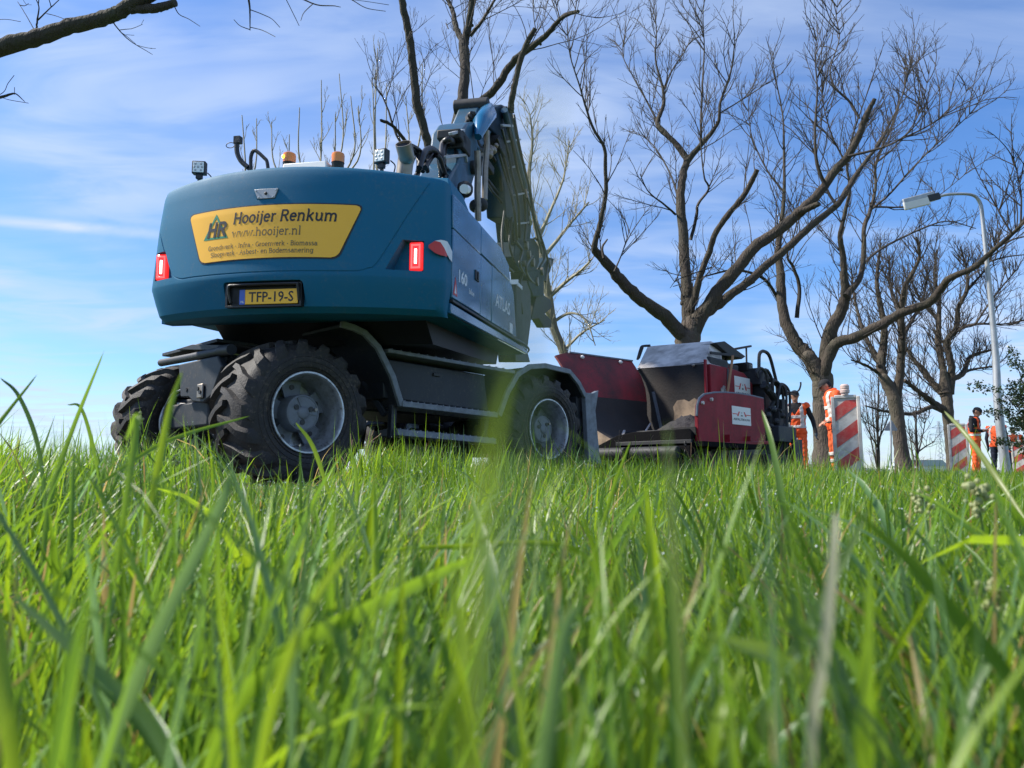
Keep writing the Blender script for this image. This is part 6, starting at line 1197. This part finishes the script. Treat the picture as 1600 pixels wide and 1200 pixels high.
def field(d0, d1, dens, ang, K, fold, wmul, Lmul, name_):
    A = ang*(d1*d1-d0*d0)/2*2; n = int(A*dens); d = np.sqrt(RNG.uniform(d0*d0, d1*d1, n)); a = RNG.uniform(-ang, ang, n); x, y = d*np.sin(a), d*np.cos(a)
    s, t = st(x, y); keep = (s > -4.22+.12*np.sin(3.1*t)+RNG.normal(0, .05, n)); clump = np.sin(7.1*x+2*np.sin(3.7*y))*np.sin(6.3*y+1.3*np.sin(4.1*x)); keep &= RNG.random(n) < .62+.38*clump
    # trampled bare patch in front of the rear wheel
    keep &= ~((((x+1.38)/.45)**2+((y-4.4)/.6)**2 < 1) & (RNG.random(n) < .75))
    x, y, s, t, clump, d = x[keep], y[keep], s[keep], t[keep], clump[keep], d[keep]; n = len(x); L = (.16+.17*RNG.beta(1.8, 1.6, n)+.05*clump)*Lmul; long = RNG.random(n); L[long > .955] *= 1.45
    L *= np.clip((s+4.5)/.55, .55, 1); L *= 1+.12*np.clip((-x-.55*y)/1.0, 0, 1)                    # taller towards the left
    az = RNG.uniform(0, 2*pi, n)+.0; az = np.where(RNG.random(n) < .45, 2.2*np.sin(2.3*x+1.7*y)+.8*np.sin(5*x)+RNG.normal(0, .5, n), az); lean = np.abs(RNG.normal(.12, .16, n)); bend = np.abs(RNG.normal(.45, .5, n)); base = np.stack([x, y, gz(x, y)-.01], 1); w = RNG.gamma(6, .00085, n)*wmul
    # nothing stands in the lens: keep the blades near the camera below the line of sight
    tip = base.copy(); th = lean+bend*.5; tip[:, 2] += L*np.cos(th); tip[:, 0] += L*np.sin(th)*np.cos(az); tip[:, 1] += L*np.sin(th)*np.sin(az)
    bad = tip[:, 1] < .10; px, py = rowcol(np.maximum(tip, [-99, .06, -9])); lim = np.where(px < 330, 640, 728)+RNG.exponential(60, n)*0+np.abs(RNG.normal(0, 70, n))-np.where(RNG.random(n) < .05, 45, 0)
    lim = np.where((px > 335) & (px < 520) & (d > 1.6), 752+RNG.exponential(14, n)-np.where(RNG.random(n) < .04, 60, 0), lim); f = np.where((py < lim) & (d < np.where((px > 335) & (px < 520), 6.0, 3.6)), np.clip((CAM_H+.0-(lim-740)/FOC*tip[:, 1]-base[:, 2])/np.maximum(tip[:, 2]-base[:, 2], .02), .3, 1), 1); L = L*f
    bad |= np.hypot(tip[:, 0], tip[:, 1]) < .17; bad |= (np.hypot(x, y) < .16)
    k = ~bad; V, F, T, tp = blades(base[k], az[k], L[k], w[k], lean[k], bend[k], K, tone(k.sum(), x[k], y[k]), fold)
    if d1 <= 6.1: TIPS.append(tp)
    return V, F, T
def hero(pts, w, col):
    """one blade along a measured path: (px, py, distance)"""
    c = curve([P(*p) for p in pts], 24); k = len(c); t = np.gradient(c, axis=0); t /= np.linalg.norm(t, axis=1)[:, None]; s = np.cross(t, c-np.array([0, 0, CAM_H])); s /= np.linalg.norm(s, axis=1)[:, None]; tilt = np.cross(s, t); u = np.linspace(0, 1, k); hw = (w/2*np.minimum(1, .6+u)*np.sqrt(1-u**2.4+1e-4))[:, None]; a = RNG.uniform(-.5, .5); s = s*cos(a)+tilt*sin(a)
    V = np.stack([c-s*hw, c+tilt*hw*.4, c+s*hw], 1).reshape(-1, 3); i = np.arange(k-1)*3; F = np.concatenate([np.stack([i+j, i+j+1, i+j+4, i+j+3], 1) for j in (0, 1)]); return V, F, np.tile(np.array([*col, 1.]), (3*k, 1))
def build_grass():
    parts = [field(.25, 1.5, 170, .9, 9, True, 1.75, 1.45, ''), field(.14, .6, 7800, 1.25, 8, True, .92, 1.0, ''), field(.6, 1.5, 6500, .95, 7, True, .95, 1.0, ''), field(1.5, 3.0, 3600, .80, 6, False, 1.05, 1.12, ''), field(3.0, 6.0, 2000, .74, 5, False, 1.1, 1.12, ''), field(6, 12, 620, .72, 4, False, 1.5, .95, ''), field(12, 24, 200, .70, 3, False, 2.4, 1.0, '')]
    g, b_, y_, p_ = (.13, .235, .016), (.11, .20, .055), (.18, .28, .016), (.42, .40, .28)
    H = [([(770, 1290, .045), (778, 1000, .038), (792, 780, .032), (803, 560, .031), (822, 330, .032), (862, 60, .034)], .0009, (.10, .165, .06)), ([(735, 1250, .07), (742, 900, .065), (765, 700, .062), (790, 560, .062)], .0010, y_),
         ([(300, 1290, .34), (360, 1120, .34), (450, 1020, .34), (560, 960, .36), (690, 895, .40), (740, 872, .43)], .010, g), ([(300, 1300, .30), (240, 1140, .30), (130, 1030, .30), (15, 925, .31)], .0060, b_), ([(120, 1300, .28), (190, 1120, .28), (260, 960, .29), (345, 790, .31), (360, 740, .32)], .0065, b_),
         ([(470, 1320, .30), (520, 1180, .31), (470, 1080, .33)], .007, g), ([(640, 1280, .40), (655, 1100, .40), (640, 960, .41), (632, 900, .42)], .005, b_), ([(1275, 1310, .22), (1268, 1150, .22), (1290, 1000, .225), (1302, 860, .23), (1305, 795, .235)], .0038, (.30, .30, .19)), ([(60, 1000, .9), (75, 800, 1.0), (110, 680, 1.1), (163, 547, 1.15)], .0085, g), ([(-60, 800, 1.0), (-20, 690, 1.1), (58, 585, 1.2)], .007, g), ([(75, 830, 1.3), (60, 700, 1.3), (30, 620, 1.3), (0, 590, 1.3)], .008, (.05, .11, .02)),
         ([(165, 820, 1.4), (150, 720, 1.4), (128, 640, 1.4), (105, 632, 1.4)], .008, g), ([(225, 840, .5), (245, 740, .5), (265, 640, .5), (285, 580, .51)], .0052, y_), ([(180, 900, .5), (200, 760, .5), (215, 650, .51), (196, 690, .52)], .005, (.13, .24, .02)), ([(150, 760, 1.2), (260, 690, 1.2), (390, 650, 1.25)], .008, g), ([(1600, 810, 1.0), (1560, 750, 1.05), (1510, 680, 1.1), (1475, 642, 1.15)], .0085, (.20, .25, .05)), ([(1240, 900, .9), (1222, 780, .9), (1205, 690, .92), (1190, 640, .95)], .0080, (.12, .21, .04)), ([(1075, 1300, .15), (1062, 1000, .15), (1052, 820, .15), (1042, 660, .152)], .0020, (.16, .22, .05)),
         ([(960, 1000, .6), (900, 860, .62), (690, 855, .66), (590, 862, .68)], .006, y_), ([(1010, 1260, .30), (1060, 1100, .30), (1130, 960, .31)], .006, y_), ([(1420, 1260, .30), (1360, 1100, .30), (1310, 1010, .31), (1180, 960, .33)], .006, g), ([(1480, 1280, .34), (1520, 1080, .35), (1600, 960, .36)], .006, b_), ([(1160, 1290, .34), (1200, 1100, .34), (1290, 930, .36), (1360, 790, .38)], .0058, (.09, .16, .03)), ([(830, 1290, .2), (850, 1180, .2), (880, 1000, .205), (905, 940, .21)], .0058, b_), ([(1095, 1300, .26), (1120, 1130, .26), (1160, 1040, .27)], .0055, y_),
         ([(560, 800, 1.6), (555, 730, 1.6), (545, 700, 1.6)], .009, g), ([(520, 790, 1.5), (490, 700, 1.5), (462, 660, 1.5)], .010, y_), ([(30, 1290, .25), (10, 1100, .25), (-10, 900, .26)], .006, y_), ([(700, 1300, .22), (690, 1150, .22), (720, 1010, .225), (700, 900, .23)], .0048, y_), ([(930, 860, 1.0), (960, 760, 1.0), (985, 690, 1.0)], .006, g), ([(395, 1290, .25), (420, 1130, .25), (480, 960, .26), (560, 840, .28)], .0045, y_)]
    parts += [hero(*h) for h in H]
    off = 0; Vs, Fs, Ts = [], [], []
    for V, F, T in parts: Vs.append(V); Fs.append(F+off); Ts.append(T); off += len(V)
    me = raw_mesh('grass', np.concatenate(Vs), np.concatenate(Fs), M['grass'], True, np.concatenate(Ts)); tag(link('grass', me), 'long wet green grass of the verge in front of the machines', 'grass', kind='stuff')
    # short turf on the far side of the road
    n = 30000; s = RNG.uniform(-13, -7.75, n); t = RNG.uniform(-2, 45, n); x, y = s*RT[0]+t*FW[0], s*RT[1]+t*FW[1]; base = np.stack([x, y, gz(x, y)-.01], 1); V, F, T, _ = blades(base, RNG.uniform(0, 6.28, n), RNG.uniform(.10, .28, n), RNG.uniform(.008, .02, n), np.abs(RNG.normal(.2, .2, n)), np.abs(RNG.normal(.5, .4, n)), 3, tone(n, x, y), False)
    me = raw_mesh('verge_grass', V, F, M['grass'], True, T); tag(link('verge_grass', me), 'green grass strip beyond the road under the bare trees', 'grass', kind='stuff')
    # dew on the blade tips
    tp = np.concatenate(TIPS); tp = tp[(tp[:, 1] > .7)]; tp = tp[RNG.random(len(tp)) < .09]; n = len(tp); r = RNG.uniform(.0006, .0015, n); u = np.array([(0, 0, 1), (1, 0, 0), (0, 1, 0), (-1, 0, 0), (0, -1, 0), (0, 0, -1)], float); f = np.array([(0, 1, 2), (0, 2, 3), (0, 3, 4), (0, 4, 1), (5, 2, 1), (5, 3, 2), (5, 4, 3), (5, 1, 4)])
    V = (tp[:, None]+u[None]*r[:, None, None]).reshape(-1, 3); F = (np.arange(n)[:, None, None]*6+f[None]).reshape(-1, 3); tag(link('dew_drops', raw_mesh('dew_drops', V, F, M['dew'], True)), 'tiny bright dew drops on the grass tips', 'dew', kind='stuff')
build_grass()
def make_weeds():
    rng = np.random.default_rng(17)
    # clover-like leaves low in the grass
    V, F = [], []; n0 = 0
    for k in range(420):
        d = rng.uniform(.35, 2.6); a = rng.uniform(-.75, .75); x, y = d*sin(a), d*cos(a); z = float(gz(x, y))+rng.uniform(.02, .12); r = rng.uniform(.010, .022)
        for j in range(3):
            q = j*2.094+rng.uniform(0, 6); dx = np.array([cos(q), sin(q), rng.uniform(-.2, .5)]); sx = np.array([-sin(q), cos(q), rng.uniform(-.2, .2)]); c = np.array([x, y, z]); V += [c, c+dx*r*.6+sx*r*.55, c+dx*r*1.3, c+dx*r*.6-sx*r*.55]; F.append((n0, n0+1, n0+2, n0+3)); n0 += 4
    tag(link('ground_leaves', raw_mesh('ground_leaves', np.array(V), np.array(F), M['weed'])), 'small broad leaves growing low between the grass blades', 'weeds', kind='stuff')
    # seed heads standing out of the grass
    spots = [(1443, 780, 1.05, .020, 'pale green flower head in the grass below the barrier board beside the phone reader'), (1527, 772, .85, .022, 'pale flower head in the grass under the worker with the phone'), (1418, 812, 1.2, .014, 'small lower seed head in the grass left of the pale flower heads'), (1545, 920, .62, .018, 'yellow green flower head low in the grass at the right'), (215, 655, 1.5, .018, 'pale flower head in front of the left rear wheel'), (272, 722, 1.5, .014, 'small pale flower head low in front of the rear axle')]
    for px, py, Y, r, lab in spots:
        p = P(px, py, Y); g = float(gz(p[0]+.02, p[1]+.01)); o = empty('flowering_weed', (p[0]+.02, p[1]+.01, g)); tag(o, lab, 'weed', 'flower heads standing in the grass'); c = p-np.array([p[0]+.02, p[1]+.01, g])
        mb = MB(); mb.tube(curve([(0, 0, 0), c*np.array([.2, .2, .5]), c], 10), .0014, 5); mb.build('stem', M['weed'], o)
        mb = MB()
        for k in range(26): v = rng.normal(0, 1, 3); v /= np.linalg.norm(v); q = c+v*r*rng.uniform(.3, 1)*np.array([.8, .8, 1.15]); mb.ball(q, r*rng.uniform(.13, .24), None, 6, 4)
        mb.build('flower_head', M['seedhead'], o)['kind'] = 'stuff'
    # dry brown stems along the road edge
    tw = Twigs()
    for k in range(150):
        t = rng.choice([rng.uniform(5.5, 9.5), rng.uniform(2.5, 16)]); s = rng.uniform(-4.25, -3.7); x, y = s*RT[0]+t*FW[0], s*RT[1]+t*FW[1]; p0 = np.array([x, y, float(gz(x, y))]); shoot(tw, rng, p0, np.array([rng.normal(0, .5), rng.normal(0, .5), 1]), rng.uniform(.18, .5), .0028, 2, .1, .3)
    me = raw_mesh('dry_stems', np.concatenate(tw.V), np.concatenate(tw.F), M['dry_stem'], True); tag(link('dry_stems', me), 'dry brown weed stems along the road edge', 'dry stems', kind='stuff')
make_weeds()
import sys
sys.path.insert(0,'/workdir/t')
src=open('/workdir/scene.py').read()
# extract projection part
a=src.index('# ------------------------------------------------------------------ measuring'); b=src.index('# ------------------------------------------------------------------ mesh building')
class V: pass
import numpy as np
from math import *
CAM_H, PITCH, FOC = 0.10, radians(6.94), 1150.0
class Mx:
    def __init__(s,A,t=None): s.A=A; s.t=t
def rot(ang,ax):
    c,s=cos(ang),sin(ang)
    return {'Z':np.array([[c,-s,0],[s,c,0],[0,0,1]]),'X':np.array([[1,0,0],[0,c,-s],[0,s,c]]),'Y':np.array([[c,0,s],[0,1,0],[-s,0,c]])}[ax]
class Frame:
    def __init__(s,o,head,ph=0,ro=0):
        s.A=rot(-radians(head),'Z')@rot(radians(ph),'X')@rot(radians(ro),'Y'); s.o=np.array(o,float)
    def loc(s, w): return s.A.T @ (np.array(w)-s.o)
    def w(s, l): return s.A @ np.array(l, float) + s.o
    def pick(s, px, py, ax, val):
        o = s.loc([0, 0, CAM_H]); r = s.A.T @ ray(px, py); return o + r*((val-o[ax])/r[ax])
    def onx(s, px, py, x): return s.pick(px, py, 0, x)
    def ony(s, px, py, y): return s.pick(px, py, 1, y)
    def px(s,l): return proj(s.w(l))
_cp, _sp = cos(PITCH), sin(PITCH)
def ray(px, py):
    dx = (px-800)/FOC; dy = (600-py)/FOC
    return np.array([dx, _cp-dy*_sp, _sp+dy*_cp])
def P(px, py, Y):
    r = ray(px, py); return np.array([0, 0, CAM_H]) + r*(Y/r[1])
def proj(p):
    y=p[1]; z=p[2]-CAM_H; d = y*_cp+z*_sp; u = -y*_sp+z*_cp
    return np.array([800+FOC*p[0]/d, 600-FOC*u/d])
U=Frame((-1.808,5.28,0),12.45,3.15,1.427)
c1=P(485,645,5.5); c2=P(860,672,7.55)
hd=degrees(atan2(c2[0]-c1[0],c2[1]-c1[1])); 
G=Frame((0,0,0),hd); mid=(c1+c2)/2; o=mid-1.24*G.A[:,0]; G=Frame((o[0],o[1],0),hd)
V=Frame((2.27,9.0,0),42.5)
def show(t,L): print(t,[tuple(np.round(x,2)) for x in L])
